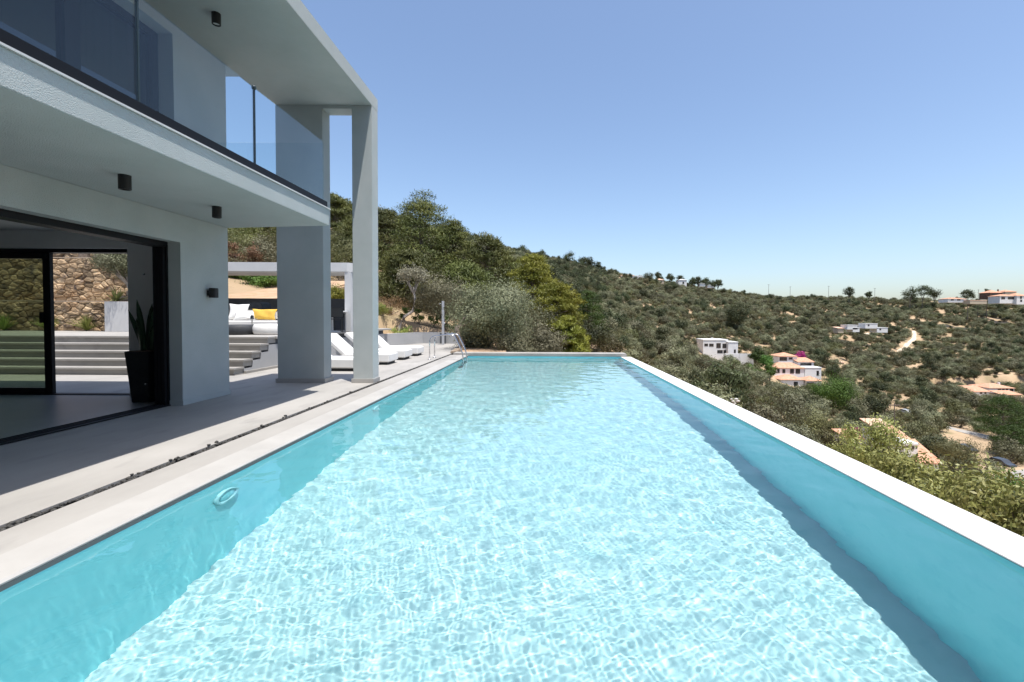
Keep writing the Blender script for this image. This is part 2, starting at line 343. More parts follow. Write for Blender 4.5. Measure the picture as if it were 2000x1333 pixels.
# water: real ripples, fine near the camera and coarser far away
ys = [PY0]
while ys[-1] < PY1: ys.append(ys[-1] + (.03 if ys[-1] < 1.25 else .0076 * max(1., 1 + (ys[-1] - 3.2) * .36)))
ys = np.array(ys); ys = PY0 + (ys - PY0) * (PY1 - PY0) / (ys[-1] - PY0)
xs = np.linspace(PX0, PX1, 640)
WX, WY = np.meshgrid(xs, ys)
jx = np.random.default_rng(9).uniform(-.36, .36, WX.shape); jy = np.random.default_rng(10).uniform(-.36, .36, WX.shape); jx[:, [0, -1]] = 0; jy[[0, -1], :] = 0
WX = WX + jx * (xs[1] - xs[0]); WY = WY + jy * np.gradient(ys)[:, None]      # uneven points, so that no grid shows in the ripples
SP = np.maximum(np.gradient(ys), .0086)[:, None]; Zw = np.zeros_like(WX); wr = np.random.default_rng(5)
for i in range(84):
    lam = .034 * (10. ** (wr.random() ** 2.1)); k = 2 * math.pi / lam; a = wr.uniform(0, 6.2832); ph = wr.uniform(0, 6.28)
    amp = .30 * (lam / .06) ** -.5 / k ** 2 * sstep(2., 4., lam / SP)
    gate = .5 + .5 * np.sin(WX * wr.uniform(-2.2, 2.2) + WY * wr.uniform(-1.8, 1.8) + ph * 3)
    Zw += amp * gate * np.sin(k * (math.cos(a) * WX + math.sin(a) * WY) + ph + 1.8 * np.sin(wr.uniform(.8, 2.4) * WX + wr.uniform(.8, 2.2) * WY + i))
for i in range(7):
    lam = wr.uniform(.35, .8); k = 2 * math.pi / lam; a = wr.normal(1.3, .8); Zw += .0006 * np.sin(k * (math.cos(a) * WX + math.sin(a) * WY) + i * 1.7 + np.sin(.5 * WX + .6 * WY + i))
V = np.stack([WX, WY, Zw + WZ], -1).reshape(-1, 3); ii = np.arange(WX.size).reshape(WX.shape)
F = np.stack([ii[:-1, :-1], ii[:-1, 1:], ii[1:, 1:], ii[1:, :-1]], -1).reshape(-1, 4)
wm = bpy.data.materials.new('pool_water'); wm.use_nodes = True; t_ = wm.node_tree; t_.nodes.clear()
g_ = t_.nodes.new('ShaderNodeBsdfGlass'); g_.inputs['Roughness'].default_value = 0; g_.inputs['IOR'].default_value = 1.33
o_ = t_.nodes.new('ShaderNodeOutputMaterial'); t_.links.new(g_.outputs[0], o_.inputs[0]); M['water'] = wm
water = tag(link('water', npmesh('water', V, F, ['water'], smooth=True)), kind='structure')
water.cycles.is_caustics_caster = True

# ------------------------------------------------------------------ terraces, steps, pebble channel
tag(B().prism([(-26, -8), (-3.486, -8), (-3.486, 17.2), (-3.45, 18.0), (-3.75, 23.3), (-6.3, 23.7), (-7.5, 20.7), (-7.05, 20.0), (-7.05, 10.3), (-26, 10.3)], -.3, 0).build('terrace', 'deck'), kind='structure')
tag(B().box(-3.486, -3.386, -8, 17.2, -.3, -.045).build('drain_channel', 'channel'), kind='structure')
def rock(rng, n=1):
    bm = bmesh.new(); bmesh.ops.create_icosphere(bm, subdivisions=1, radius=1)
    for v in bm.verts: v.co *= 1 + rng.normal(0, .13)
    V = np.array([v.co[:] for v in bm.verts]); F = np.array([[v.index for v in f.verts] for f in bm.faces]); bm.free(); return V, F
pr = np.random.default_rng(8); rocks = [rock(pr) for _ in range(6)]; PV = []; PFc = []; n0 = 0
def pebble(x, y, z, s, flat):
    global n0
    v, f = rocks[pr.integers(6)]; a = pr.uniform(0, 6.28); ca, sa = math.cos(a), math.sin(a)
    q = v * np.array([s, s * pr.uniform(.6, 1), s * flat]); q = np.stack([q[:, 0] * ca - q[:, 1] * sa, q[:, 0] * sa + q[:, 1] * ca, q[:, 2]], -1) + (x, y, z)
    PV.append(q); PFc.append(f + n0); n0 += len(v)
for k in range(2600):
    y = -1 + 18.2 * pr.random(); s = pr.uniform(.011, .022)
    if y < 2.6 and pr.random() < .5: continue
    pebble(-3.436 + pr.uniform(-.042, .042), y, -.018 + pr.uniform(-.008, .014), s, pr.uniform(.5, .8))
for y in (3.85, 4.2, 4.28, 4.66, 4.75, 5.1, 5.5, 6.1, 6.6, 7.15, 7.9, 8.1, 8.9, 9.4):
    for q in range(2): pebble(-3.45 + pr.uniform(-.05, .04), y + pr.uniform(-.08, .08), .002 + pr.uniform(0, .012), pr.uniform(.014, .024), .65)
tag(link('pebbles', npmesh('pebbles', np.concatenate(PV), np.concatenate(PFc), ['pebble'])), 'loose dark pebbles filling the narrow drain channel beside the pool', 'pebbles', kind='stuff')

ST = [(10.3, .165), (10.62, .33), (10.94, .495), (11.26, .66), (11.58, .825)]
steps = tag(B().box(-26, -7.06, 10.34, 10.9, -.3, .02).build('steps', 'deck'), kind='structure')
for i, (y, z) in enumerate(ST):
    y2 = ST[i + 1][0] + .1 if i < 4 else 11.95
    B().box(-26, -7.085, y + .035, y2, z - .165 if i else -.1, z - .045).build('riser', 'deck', steps)
    B().box(-26, -7.05, y, y2 - .06, z - .045, z).build('tread', 'deck', steps, .005)
tag(B().prism([(-26, 11.9), (-7.02, 11.9), (-7.02, 20.0), (-6.95, 20.6), (-7.4, 21.2), (-26, 21.2)], .765, .824).build('upper_terrace', 'deck', None, .004), kind='structure')
t = thing('retaining_wall', 'pale grey retaining wall running back from the right end of the garden steps', 'wall', (-7.05, 12, 0))
B().xprism([(10.66, -.1), (10.66, .118), (10.98, .118), (10.98, .283), (11.30, .283), (11.30, .448), (11.62, .448), (11.62, .62), (20, .62), (20, -.1)], -7.3, -7.066).build('wall_face', 'lowwall', t, .004)
B().box(-7.6, -7.12, 11.62, 20.0, .62, .765).build('shadow_gap', 'darkwall', t)  # recess under the slab edge; its shade is put in as dark wall colour
B().box(-7.1, -7.01, 10.66, 20.0, 0, .06).build('skirting', 'deck', t, .003)

# ------------------------------------------------------------------ villa
XW, XR, YE = -5.45, -5.67, 7.85
villa = thing('villa', 'modern grey two storey villa with balcony and projecting flat roof frame', 'house', (-7, 4, 0))
B().xprism([(-3, 2.45), (6.83, 2.45), (6.83, 0), (YE, 0), (YE, 2.86), (-3, 2.86)], XW - .35, XW).build('lower_wall', 'plaster', villa, .006)
B().box(XW - .352, XW + .012, 6.818, YE + .012, 0, .075).build('skirting', 'plaster', villa, .003)
B().box(-6.91, XW - .35, YE - .3, YE, 0, 2.86).box(-9.7, -6.91, YE - .3, YE, 2.46, 2.86).box(-12, -9.7, YE - .3, YE, 0, 2.86).build('end_wall', 'inwall', villa, .004)
B().box(-12.3, -12, -3, YE, 0, 5.6).box(-12, XW - .35, -3.3, -3, 0, 5.6).build('back_wall', 'inwall', villa)
B().box(-12, XR - .1, -3, YE - .02, .0, .006).build('interior_floor', 'infloor', villa)
B().box(-12, XW - .35, -3, YE - .3, 2.74, 2.86).build('interior_ceiling', 'inwall', villa)
B().prism([(-12, -3), (-3.60, -3), (-3.60, 7.62), (XW, 7.86), (-12, 7.86)], 2.861, 3.125).build('balcony_slab', 'plaster', villa, .006)
B().prism([(-3.66, -3), (-3.582, -3), (-3.582, 7.635), (XW - .02, 7.88), (XW - .02, 7.82), (-3.66, 7.58)], 3.126, 3.142).build('drip_trim', 'white_wall', villa)
B().xprism([(-3, 5.46), (6.75, 5.46), (6.75, 3.14), (YE, 3.14), (YE, 5.6), (-3, 5.6)], XW - .35, XW).box(-12, XW - .35, YE - .3, YE, 3.14, 5.6).build('upper_wall', 'plaster', villa, .006)
B().prism([(-12.4, -3.4), (-3.51, -3.4), (-3.51, 9.6), (XW, 9.6), (XW, 8.2), (-12.4, 8.2)], 5.601, 5.86).build('roof', 'plaster', villa, .006)
B().box(-4.51, -3.915, 9.27, 9.59, 5.53, 5.602).build('lintel', 'plaster', villa, .004)
p = B().box(-3.915, -3.512, 9.27, 9.598, 0, 5.602).build('column', 'plaster', villa, .008)
B().box(-3.945, -3.495, 9.245, 9.62, 0, .085).build('plinth', 'lip', p, .004)
p = B().box(-5.454, -4.51, 9.27, 9.598, 0, 5.602).build('pier', 'plaster', villa, .008)
B().box(-5.485, -4.48, 9.24, 9.63, 0, .085).build('plinth', 'lip', p, .004)
# front sliding door: slid open, panels stacked at the far jamb
B().box(XR - .17, XR + .06, -3, 6.8, .004, .02).build('door_track', 'black', villa)
for k in range(3): B().box(XR - .13 + .06 * k, XR - .12 + .06 * k, -3, 6.8, .02, .032).build('track_rail', 'steel' if k < 0 else 'black', villa)
B().box(XR - .17, XR + .03, -3, 6.83, 2.37, 2.45).build('door_head', 'black', villa, .003)
for k, yy in enumerate((6.765, 6.755, 6.745)):
    d = B().box(XR - .15 + .06 * k, XR - .10 + .06 * k, yy, yy + .05, .02, 2.38).build('door_stile', 'black', villa, .003)
B().box(XR - .17, XR + .03, 6.8, 6.832, .02, 2.40).build('door_jamb', 'black', villa)
for z in (.35, 1.95): B().lathe((XR - .16, 6.62, z), [(.012, 0), (.012, .02)], 10, 'x').build('door_bolt', 'steel', villa)
# rear sliding door in the end wall
B().box(-9.7, -6.91, YE - .2, YE - .06, 2.40, 2.462).build('door_head', 'black', villa)
B().box(-9.7, -6.91, YE - .2, YE - .06, .006, .02).build('door_track', 'black', villa)
rd = B().box(-8.47, -8.345, YE - .16, YE - .1, .02, 2.40).box(-9.7, -8.47, YE - .16, YE - .1, .02, .115).box(-9.7, -8.47, YE - .16, YE - .1, 2.30, 2.40).build('sliding_door', 'black', villa, .003)
B().box(-9.7, -8.475, YE - .135, YE - .125, .118, 2.298).build('pane', 'doorglass', rd)
B().box(-8.50, -8.455, YE - .20, YE - .163, 1.22, 1.40).build('handle', 'black', rd, .004)
# upper windows
wins = thing('balcony_windows', 'dark framed sliding windows behind the balcony on the upper floor', 'window', (XR, 3, 3.14))
wins.parent = villa; wins.matrix_parent_inverse = Matrix.Translation(-villa.location)
for k in ('label', 'category'): del wins[k]
B().box(XR - .1, XR, -3, 6.75, 5.36, 5.458).box(XR - .1, XR, -3, 6.75, 3.145, 3.24).box(XR - .1, XR, 6.64, 6.75, 3.24, 5.36).build('frame', 'black', wins)
for y0, y1 in ((5.44, 5.62), (3.3, 3.42), (1.2, 1.32)): B().box(XR - .09, XR + .01, y0, y1, 3.24, 5.36).build('mullion', 'black', wins)
for y0, y1 in ((5.62, 6.64), (3.42, 5.44), (1.32, 3.3), (-3, 1.2)): B().box(XR - .055, XR - .045, y0, y1, 3.24, 5.36).build('pane', 'winglass', wins)
B().box(-12, XW - .36, -3, YE - .3, 3.14, 3.15).build('upper_floor', 'infloor', villa)
cp = []
for k in range(41): cp.append((XR - .35 + .05 * math.sin(k * 1.15), 5.75 + k * .021))
cb = B()
for k in range(40):
    (xa, ya), (xb, yb) = cp[k], cp[k + 1]
    v = [cb.bm.verts.new(q) for q in ((xa, ya, 3.17), (xb, yb, 3.17), (xb, yb, 5.5), (xa, ya, 5.5), (xa - .012, ya, 3.17), (xb - .012, yb, 3.17), (xb - .012, yb, 5.5), (xa - .012, ya, 5.5))]
    cb.bm.faces.new(v[:4]); cb.bm.faces.new(v[:3:-1])
tag(cb.build('curtain', 'curtain'), 'pale hanging curtain behind the upstairs window nearest the bare wall', 'curtain')

# ------------------------------------------------------------------ glass balustrade
rail = thing('glass_railing', 'frameless glass balustrade in a black channel along the balcony edge', 'railing', (-3.62, 4, 3.14))
B().box(-3.68, -3.61, -3, 7.58, 3.143, 3.245).box(XW, -3.681, 7.54, 7.60, 3.143, 3.245).build('channel', 'black', rail, .002)
for y0, y1 in ((5.76, 7.50), (4.13, 5.74), (2.515, 4.11), (.94, 2.495), (-2.9, .92)):
    B().box(-3.652, -3.636, y0, y1, 3.245, 4.20).build('pane', 'glass', rail)
B().box(XW + .005, -3.66, 7.562, 7.576, 3.245, 4.20).build('pane', 'glass', rail)
for y in (5.75, 4.12, 2.505):
    B().box(-3.655, -3.633, y - .009, y + .009, 3.245, 4.20).build('joint', 'seal', rail)
    B().lathe((-3.644, y, 4.175), [(.022, 0), (.026, .01), (.026, .034), (.018, .045)], 14).build('clamp', 'seal', rail, smooth=True)

# ------------------------------------------------------------------ lamps
def spot(x, y, z, label):
    t = thing('ceiling_spotlight', label, 'spotlight', (x, y, z - .155), 'black cylinder ceiling spotlights')
    B().lathe((x, y, z - .155), [(.056, .155), (.056, .004), (.052, 0), (.042, 0), (.042, .02)], 28).build('housing', 'lampblack', t, smooth=False)
    B().lathe((x, y, z - .15), [(.042, .012), (.02, .008), (.0001, .007)], 20).build('lens', 'lens', t)
spot(-4.54, 4.95, 2.861, 'black cylinder spotlight under the balcony, nearer to the camera')
spot(-4.55, 6.34, 2.861, 'black cylinder spotlight under the balcony, nearer to the house corner')
spot(-4.65, 6.52, 5.601, 'black cylinder spotlight under the high projecting roof')
t = thing('wall_lamp', 'small black wall lamp on the ground floor wall beside the doorway', 'wall lamp', (XW, 7.38, 1.65))
B().box(XW, XW + .03, 7.34, 7.42, 1.68, 1.76).build('mount', 'lampblack', t)
B().lathe((XW + .085, 7.38, 1.645), [(.06, 0), (.064, .004), (.064, .151), (.06, .155)], 28).build('housing', 'lampblack', t)

# ------------------------------------------------------------------ snake plant
px_, py_ = -6.24, 7.13
t = thing('planter_pot', 'tall tapered black planter standing inside the open doorway', 'planter', (px_, py_, .006))
def frustum(b, x, y, z0, z1, a0, a1):
    v = [b.bm.verts.new(q) for q in [(x + sx * a0, y + sy * a0, z0) for sx, sy in ((-1, -1), (1, -1), (1, 1), (-1, 1))] + [(x + sx * a1, y + sy * a1, z1) for sx, sy in ((-1, -1), (1, -1), (1, 1), (-1, 1))]]
    for f in ((3, 2, 1, 0), (4, 5, 6, 7), (0, 1, 5, 4), (1, 2, 6, 5), (2, 3, 7, 6), (3, 0, 4, 7)): b.bm.faces.new([v[i] for i in f])
    return b
frustum(B(), px_, py_, .006, .80, .135, .19).build('pot', 'blackp', t, .008)
B().box(px_ - .165, px_ + .165, py_ - .165, py_ + .165, .795, .806).build('soil', 'mortar', t)
sp = thing('snake_plant', 'upright dark green snake plant growing in the tall black planter', 'plant', (px_, py_, .80))
for k in range(13):
    a = random.uniform(0, 6.28); r0 = random.uniform(.02, .1); H = random.uniform(.45, .84); lean = random.uniform(.05, .26); wd = random.uniform(.036, .05); tw = random.uniform(-.7, .7)
    b = B(); prev = None
    for s in range(9):
        f = s / 8; c = Vector((px_ + math.cos(a) * (r0 + lean * f ** 1.4), py_ + math.sin(a) * (r0 + lean * f ** 1.4), .80 + H * f))
        w = wd * (.75 + .6 * f) * (1 - f ** 3.2) + .001; u = Vector((math.cos(tw + .7 * f), math.sin(tw + .7 * f), 0)); nrm = Vector((-u.y, u.x, 0)) * .006 * (1 - f)
        ring = [b.bm.verts.new(q) for q in (c - u * w, c - nrm * 1.6, c + u * w, c + nrm * .2)]
        if prev:
            for q in range(4): b.bm.faces.new((prev[q], prev[(q + 1) % 4], ring[(q + 1) % 4], ring[q]))
        prev = ring
    b.build('leaf', 'snake', sp, smooth=True)

# ------------------------------------------------------------------ sun loungers
def lounger(i, y, label):
    o = thing('sun_lounger', label, 'sun lounger', (0, 0, 0), 'white sun loungers in a row')
    B().box(.08, 1.92, .07, .75, 0, .075).build('plinth', 'dkbase', o)
    B().box(.66, 2.0, 0, .82, .075, .315).build('seat', 'lounge', o, .03, 3)
    B().box(0, .655, 0, .82, .075, .20).build('base_block', 'lounge', o, .02, 3)
    B().yprism([(.62, .325), (.70, .24), (.10, .76), (.02, .86), (.06, .90), (.16, .87)][:0] or [(.72, .21), (.80, .30), (.17, .875), (.07, .79)], .02, .80).build('backrest', 'lounge', o, .025, 3)
    o.location = (-6.38, y, 0)
    return o
for i, (y, lb) in enumerate(((11.2, 'white upholstered sun lounger nearest the villa, partly behind the slim column'), (12.75, 'second white sun lounger from the villa columns'),
                             (14.2, 'third white sun lounger from the villa columns'), (15.65, 'farthest white sun lounger, closest to the pool ladder'))): lounger(i, y, lb)

# ------------------------------------------------------------------ pool ladder handrails, shower, low wall
def handrail(y, label):
    pts = [(-3.66, y, 0), (-3.66, y, .55)]
    for k in range(1, 7):
        a = k / 6 * math.pi / 2; pts.append((-3.66 + .2 * (1 - math.cos(a)), y, .55 + .2 * math.sin(a)))
    pts += [(-3.1, y, .80), (-2.98, y, .79)]
    for k in range(1, 5):
        a = k / 4 * R(60); pts.append((-2.98 + .12 * math.sin(a) + .02, y, .79 - .12 * (1 - math.cos(a))))
    pts += [(-2.66, y, .32), (-2.62, y, .2), (-2.6, y, .05), (-2.6, y, -.9)]
    t = thing('pool_handrail', label, 'handrail', (-3.66, y, 0), 'pool ladder handrails')
    B().tube(pts, .021, 12).build('rail', 'steel', t, smooth=True)
    B().lathe((-3.66, y, 0), [(.05, 0), (.05, .012), (.03, .018)], 18).build('flange', 'steel', t)
handrail(14.4, 'bent steel pool ladder handrail, the nearer of the pair'); handrail(15.05, 'bent steel pool ladder handrail, the farther of the pair')
ld = thing('ladder_steps', 'steel ladder treads between the handrails under the water', 'ladder', (-2.6, 14.7, -.9))
for z in (-.35, -.65): B().box(-2.66, -2.56, 14.42, 15.03, z, z + .025).build('tread', 'steel', ld)
t = thing('shower', 'slim grey outdoor shower column standing in front of the low wall', 'shower', (-5.0, 22.3, 0))
B().box(-5.06, -4.95, 22.26, 22.34, 0, 2.14).build('post', 'showergrey', t, .004)
B().box(-5.17, -5.06, 22.28, 22.32, 1.98, 2.02).lathe((-5.17, 22.3, 1.95), [(.035, 0), (.035, .05), (.012, .07)], 14).build('shower_head', 'steel', t)
B().lathe((-4.95, 22.3, 1.05), [(.03, 0), (.03, .05)], 14, 'x').build('tap', 'steel', t)
t = thing('low_wall', 'low grey rendered wall closing the far end of the terrace', 'wall', (-5.5, 23, 0))
B().prism([(-7.5, 20.6), (-6.3, 23.4), (-3.83, 23.1), (-3.83, 23.3), (-6.35, 23.62), (-7.7, 20.7)], -.2, .57).build('wall_face', 'lowwall', t, .006)
B().box(-5.32, -5.02, 22.98, 23.08, .02, .56).build('recess_panel', 'darkwall', t)

# ------------------------------------------------------------------ upper terrace: lounge, pergola, grill, dining
UT = .824
def pouf(x, y, r, h, mat, label):
    t = thing('pouf', label, 'pouf', (x, y, UT))
    prof = [(r * .80, 0)] + [(r * (.82 + .18 * math.sin(a)), h * (.5 - .5 * math.cos(a))) for a in np.linspace(.25, math.pi - .25, 12)] + [(r * .78, h), (r * .4, h * 1.01), (.0001, h * 1.015)]
    B().lathe((x, y, UT), prof, 40).build('cushion', mat, t, smooth=True)
    B().lathe((x, y, UT), [(r * .74, h * 1.001), (r * .76, h * 1.012), (r * .72, h * 1.014)], 40).build('piping', mat, t)
pouf(-8.7, 13.0, .43, .28, 'pouf_dark', 'round charcoal pouf at the top of the garden steps')
pouf(-7.95, 13.15, .43, .30, 'lounge', 'round white pouf beside the charcoal pouf')
def pillow(c, w, h, th, mat, label, rz=0., tilt=-.25):
    n = 14; V = []; F = []
    for side in (1, -1):
        for j in range(n + 1):
            for i in range(n + 1):
                u = i / n * 2 - 1; v = j / n * 2 - 1
                pin = 1 - .10 * (1 - abs(u) ** 2) * (abs(v) ** 3); pin2 = 1 - .10 * (1 - abs(v) ** 2) * (abs(u) ** 3)
                bulge = ((1 - u ** 4) * (1 - v ** 4)) ** .6
                V.append((u * w / 2 * pin2, side * th / 2 * bulge + .012 * math.sin(5 * u + 3 * v), v * h / 2 * pin))
    m = (n + 1) ** 2
    for s in range(2):
        for j in range(n):
            for i in range(n):
                a = s * m + j * (n + 1) + i; q = [a, a + 1, a + n + 2, a + n + 1]; F.append(q if s == 0 else q[::-1])
    me = npmesh('pillow', V, F, [mat], smooth=True); o = link('pillow', me); o.location = c; o.rotation_euler = (tilt, 0, rz)
    return tag(o, label, 'cushion', 'cushions on the garden sofa')
sofa = thing('sofa', 'low white outdoor sofa on the upper terrace', 'sofa', (-8.6, 14.4, UT))
B().box(-10.60, -7.4, 14.0, 15.0, UT, UT + .10).build('plinth', 'dkbase', sofa)
B().box(-10.65, -7.35, 13.95, 15.05, UT + .10, UT + .40).build('seat', 'lounge', sofa, .04, 3)
B().box(-10.65, -10.15, 14.25, 15.05, UT + .40, UT + .72).build('arm_block', 'dkbase', sofa, .03, 3)
for k, x in enumerate((-9.85, -8.75)): B().box(x, x + 1.05, 14.75, 15.02, UT + .401, UT + .72).build('back_cushion', 'lounge', sofa, .05, 3)
pillow((-9.72, 14.45, UT + .66), .55, .55, .2, 'lounge', 'large white cushion standing upright at the left of the sofa', .3, -.35)
pillow((-9.42, 14.30, UT + .53), .58, .34, .2, 'lounge', 'small white cushion lying against the big white cushion', .35, -.7)
pillow((-8.92, 14.45, UT + .58), .78, .37, .2, 'yellow', 'mustard yellow cushion on the white sofa', 0., -.3)
t = thing('side_table', 'small metal side table with a jar in front of the sofa', 'table', (-8.75, 13.6, UT))
B().lathe((-8.75, 13.6, UT), [(.10, 0), (.10, .015), (.018, .03), (.018, .42), (.14, .44), (.14, .455)], 20).build('stand', 'steel', t)
B().lathe((-8.75, 13.6, UT + .455), [(.045, 0), (.05, .05), (.035, .10)], 14).build('jar', 'win', t)
dw = thing('dark_garden_wall', 'anthracite rendered wall behind the outdoor lounge', 'wall', (-10, 18, UT))
B().box(-13.5, -6.9, 17.9, 18.15, .5, 2.05).build('wall_face', 'darkwall', dw, .006)
gr = thing('barbecue', 'black lidded barbecue on a steel counter in front of the dark wall', 'barbecue', (-10.25, 16.6, UT))
B().yprism([(-11.00, 1.62), (-11.00, 1.74), (-10.93, 1.84), (-10.25, 1.86), (-10.17, 1.80), (-10.13, 1.62)], 16.35, 16.9).build('lid', 'pouf_dark', gr, .015)
B().box(-11.00, -10.13, 16.33, 16.92, 1.52, 1.615).build('firebox', 'steel', gr, .006)
for x in (-10.95, -10.23): B().box(x, x + .06, 16.4, 16.85, UT, 1.52).build('leg', 'lampblack', gr)
B().box(-10.11, -9.75, 16.4, 16.85, 1.52, 1.56).build('side_shelf', 'lampblack', gr)
B().box(-10.91, -10.21, 16.31, 16.33, 1.60, 1.62).build('handle', 'steel', gr)
pg = thing('pergola', 'pale grey flat pergola frame over the outdoor lounge', 'pergola', (-9, 17, UT))
B().prism([(-13, 16), (-6.95, 16), (-6.80, 16.12), (-6.80, 17.7), (-13, 17.7)], 2.92, 3.24).build('roof_slab', 'pergola', pg, .01)
for x, y in ((-7.05, 16.02), (-7.05, 17.45), (-12.6, 16.02), (-12.6, 17.45)): B().box(x, x + .21, y, y + .21, UT, 2.921).build('post', 'pergola', pg, .005)
tb = thing('dining_table', 'round white pedestal table under the pergola', 'table', (-7.32, 15.6, UT))
B().lathe((-7.32, 15.6, UT), [(.30, 0), (.30, .02), (.06, .05), (.05, .66), (.08, .68)], 20).build('pedestal', 'tabletop', tb)
B().lathe((-7.32, 15.6, UT), [(.5, .68), (.52, .69), (.52, .715), (.5, .72)], 36).build('table_top', 'tabletop', tb)
def chair(x, y, rz, label):
    o = thing('garden_chair', label, 'chair', (0, 0, 0), 'black chairs at the round table')
    B().box(-.22, .22, -.22, .22, .43, .46).build('seat', 'lampblack', o, .01)
    B().box(-.22, .22, .19, .22, .5, .82).build('backrest', 'lampblack', o, .01)
    for sx in (-1, 1):
        B().tube([(sx * .20, -.2, 0), (sx * .19, -.19, .44)], .014, 8).build('leg', 'lampblack', o)
        B().tube([(sx * .20, .21, 0), (sx * .2, .2, .55)], .014, 8).build('leg', 'lampblack', o)
        B().tube([(sx * .22, -.18, .44), (sx * .22, -.16, .63), (sx * .22, .2, .65)], .012, 8).build('armrest', 'lampblack', o)
    o.location = (x, y, UT); o.rotation_euler = (0, 0, rz)
chair(-7.75, 15.25, 2.4, 'black chair to the left of the round white table'); chair(-7.05, 15.3, -2.6, 'black chair to the right of the round white table'); chair(-7.4, 16.25, 0., 'black chair behind the round white table')
# --------------------------------------------------------------- rubble stone garden walls
def clip(poly, a, b, c):
    out = []
    for i in range(len(poly)):
        p, q = poly[i], poly[(i + 1) % len(poly)]; dp = a * p[0] + b * p[1] - c; dq = a * q[0] + b * q[1] - c
        if dp <= 0: out.append(p)
        if dp * dq < 0:
            t = dp / (dp - dq); out.append((p[0] + t * (q[0] - p[0]), p[1] + t * (q[1] - p[1])))
    return out
def rubble(name, label, x0, x1, z0, z1, y, thick, cw, ch, seed, top=None):
    rg = np.random.default_rng(seed)
    t = thing(name, label, 'wall', ((x0 + x1) / 2, y, z0))
    B().box(x0, x1, y + .035, y + thick, z0 - .3, z1 - .02).build('core', 'mortar', t)
    pts = []; z = z0 + ch / 2; row = 0
    while z < z1 + ch:
        x = x0 + (row % 2) * cw / 2
        while x < x1 + cw:
            pts.append((x + rg.uniform(-.45, .45) * cw, z + rg.uniform(-.48, .48) * ch)); x += cw * rg.uniform(.55, 1.6)
        z += ch; row += 1
    asp = cw / ch
    P = np.array(pts); Q = P * np.array([1, asp])
    for i in range(len(P)):
        poly = [(x0, z0 * asp), (x1, z0 * asp), (x1, z1 * asp), (x0, z1 * asp)]
        dd = np.hypot(*(Q - Q[i]).T); 
        for j in np.argsort(dd)[1:16]:
            a, b = Q[j] - Q[i]; c = (Q[j] @ Q[j] - Q[i] @ Q[i]) / 2; poly = clip(poly, a, b, c)
            if len(poly) < 3: break
        if len(poly) < 3: continue
        pl = np.array(poly) / np.array([1, asp]); cen = pl.mean(0); span = np.ptp(pl, axis=0)
        if min(span) < .05: continue
        pr_ = rg.uniform(.0, .05)
        # round the outline: cut corners, then shrink
        m = len(pl); cut = []
        for k in range(m):
            cut += [pl[k] * .92 + pl[(k + 1) % m] * .08, pl[k] * .08 + pl[(k + 1) % m] * .92]
        cut = np.array(cut); rings = []
        b = B()
        for sc_, dy in ((.97, .05), (.965, -.01 - pr_ * .6), (.88, -.025 - pr_ * .8), (.5, -.032 - pr_ * .8 - rg.uniform(0, .015))):
            rings.append([b.bm.verts.new((cen[0] + (q[0] - cen[0]) * sc_ + rg.normal(0, .004), y + dy + rg.normal(0, .006), cen[1] + (q[1] - cen[1]) * sc_ + rg.normal(0, .004))) for q in cut])
        n = len(cut)
        for r_ in range(3):
            for k in range(n): b.bm.faces.new((rings[r_][k], rings[r_][(k + 1) % n], rings[r_ + 1][(k + 1) % n], rings[r_ + 1][k]))
        b.bm.faces.new(rings[-1])
        b.build('stone', 'stone', t)
    x = x0
    while x < x1 - .1:
        w = min(rg.uniform(.5, .9), x1 - x); B().box(x + .004, x + w - .004, y - .03, y + thick, z1, z1 + rg.uniform(.035, .05)).build('cap_stone', 'ledge', t, .012); x += w
    return t
rubble('rubble_wall', 'lower tier of brown rubble stone wall behind the garden steps', -19.2, -13.4, UT, 1.80, 15.4, .45, .27, .155, 21)
rubble('rubble_wall', 'upper tier of brown rubble stone wall above the lower tier', -19.2, -13.0, 1.80, 3.32, 15.9, .5, .28, .165, 22)
rubble('rubble_wall', 'topmost tier of the rubble stone wall, partly hidden by dark posts', -20, -12.5, 3.3, 4.6, 16.9, .5, .36, .2, 23)
for k, x in enumerate((-16.6, -16.05, -15.55)):
    tag(B().tube([(x, 16.45, 3.2), (x + .05, 16.45, 4.7)], [.16, .14], 10).build('timber_post', 'bark'), ['first dark timber post from the left above the stone wall', 'middle dark timber post above the stone wall', 'right dark timber post above the stone wall'][k], 'post', 'timber posts above the stone wall')
pb = thing('planter_box', 'white rendered planter box in front of the stone wall', 'planter', (-14.3, 15.0, UT))
B().box(-14.22, -12.2, 14.7, 15.38, UT, 1.80).build('box', 'pergola', pb, .006)
B().box(-14.15, -12.3, 14.77, 15.3, 1.79, 1.81).build('soil', 'soil', pb)
t = thing('stone_steps', 'rough stone steps climbing beside the rubble wall', 'steps', (-13.4, 15.6, 1.8))
for k in range(4): B().box(-14.6 + k * .3, -12.6, 15.45 + k * .1, 15.9, 1.86 + k * .17, 2.02 + k * .17).build('stone', 'ledge', t, .015)

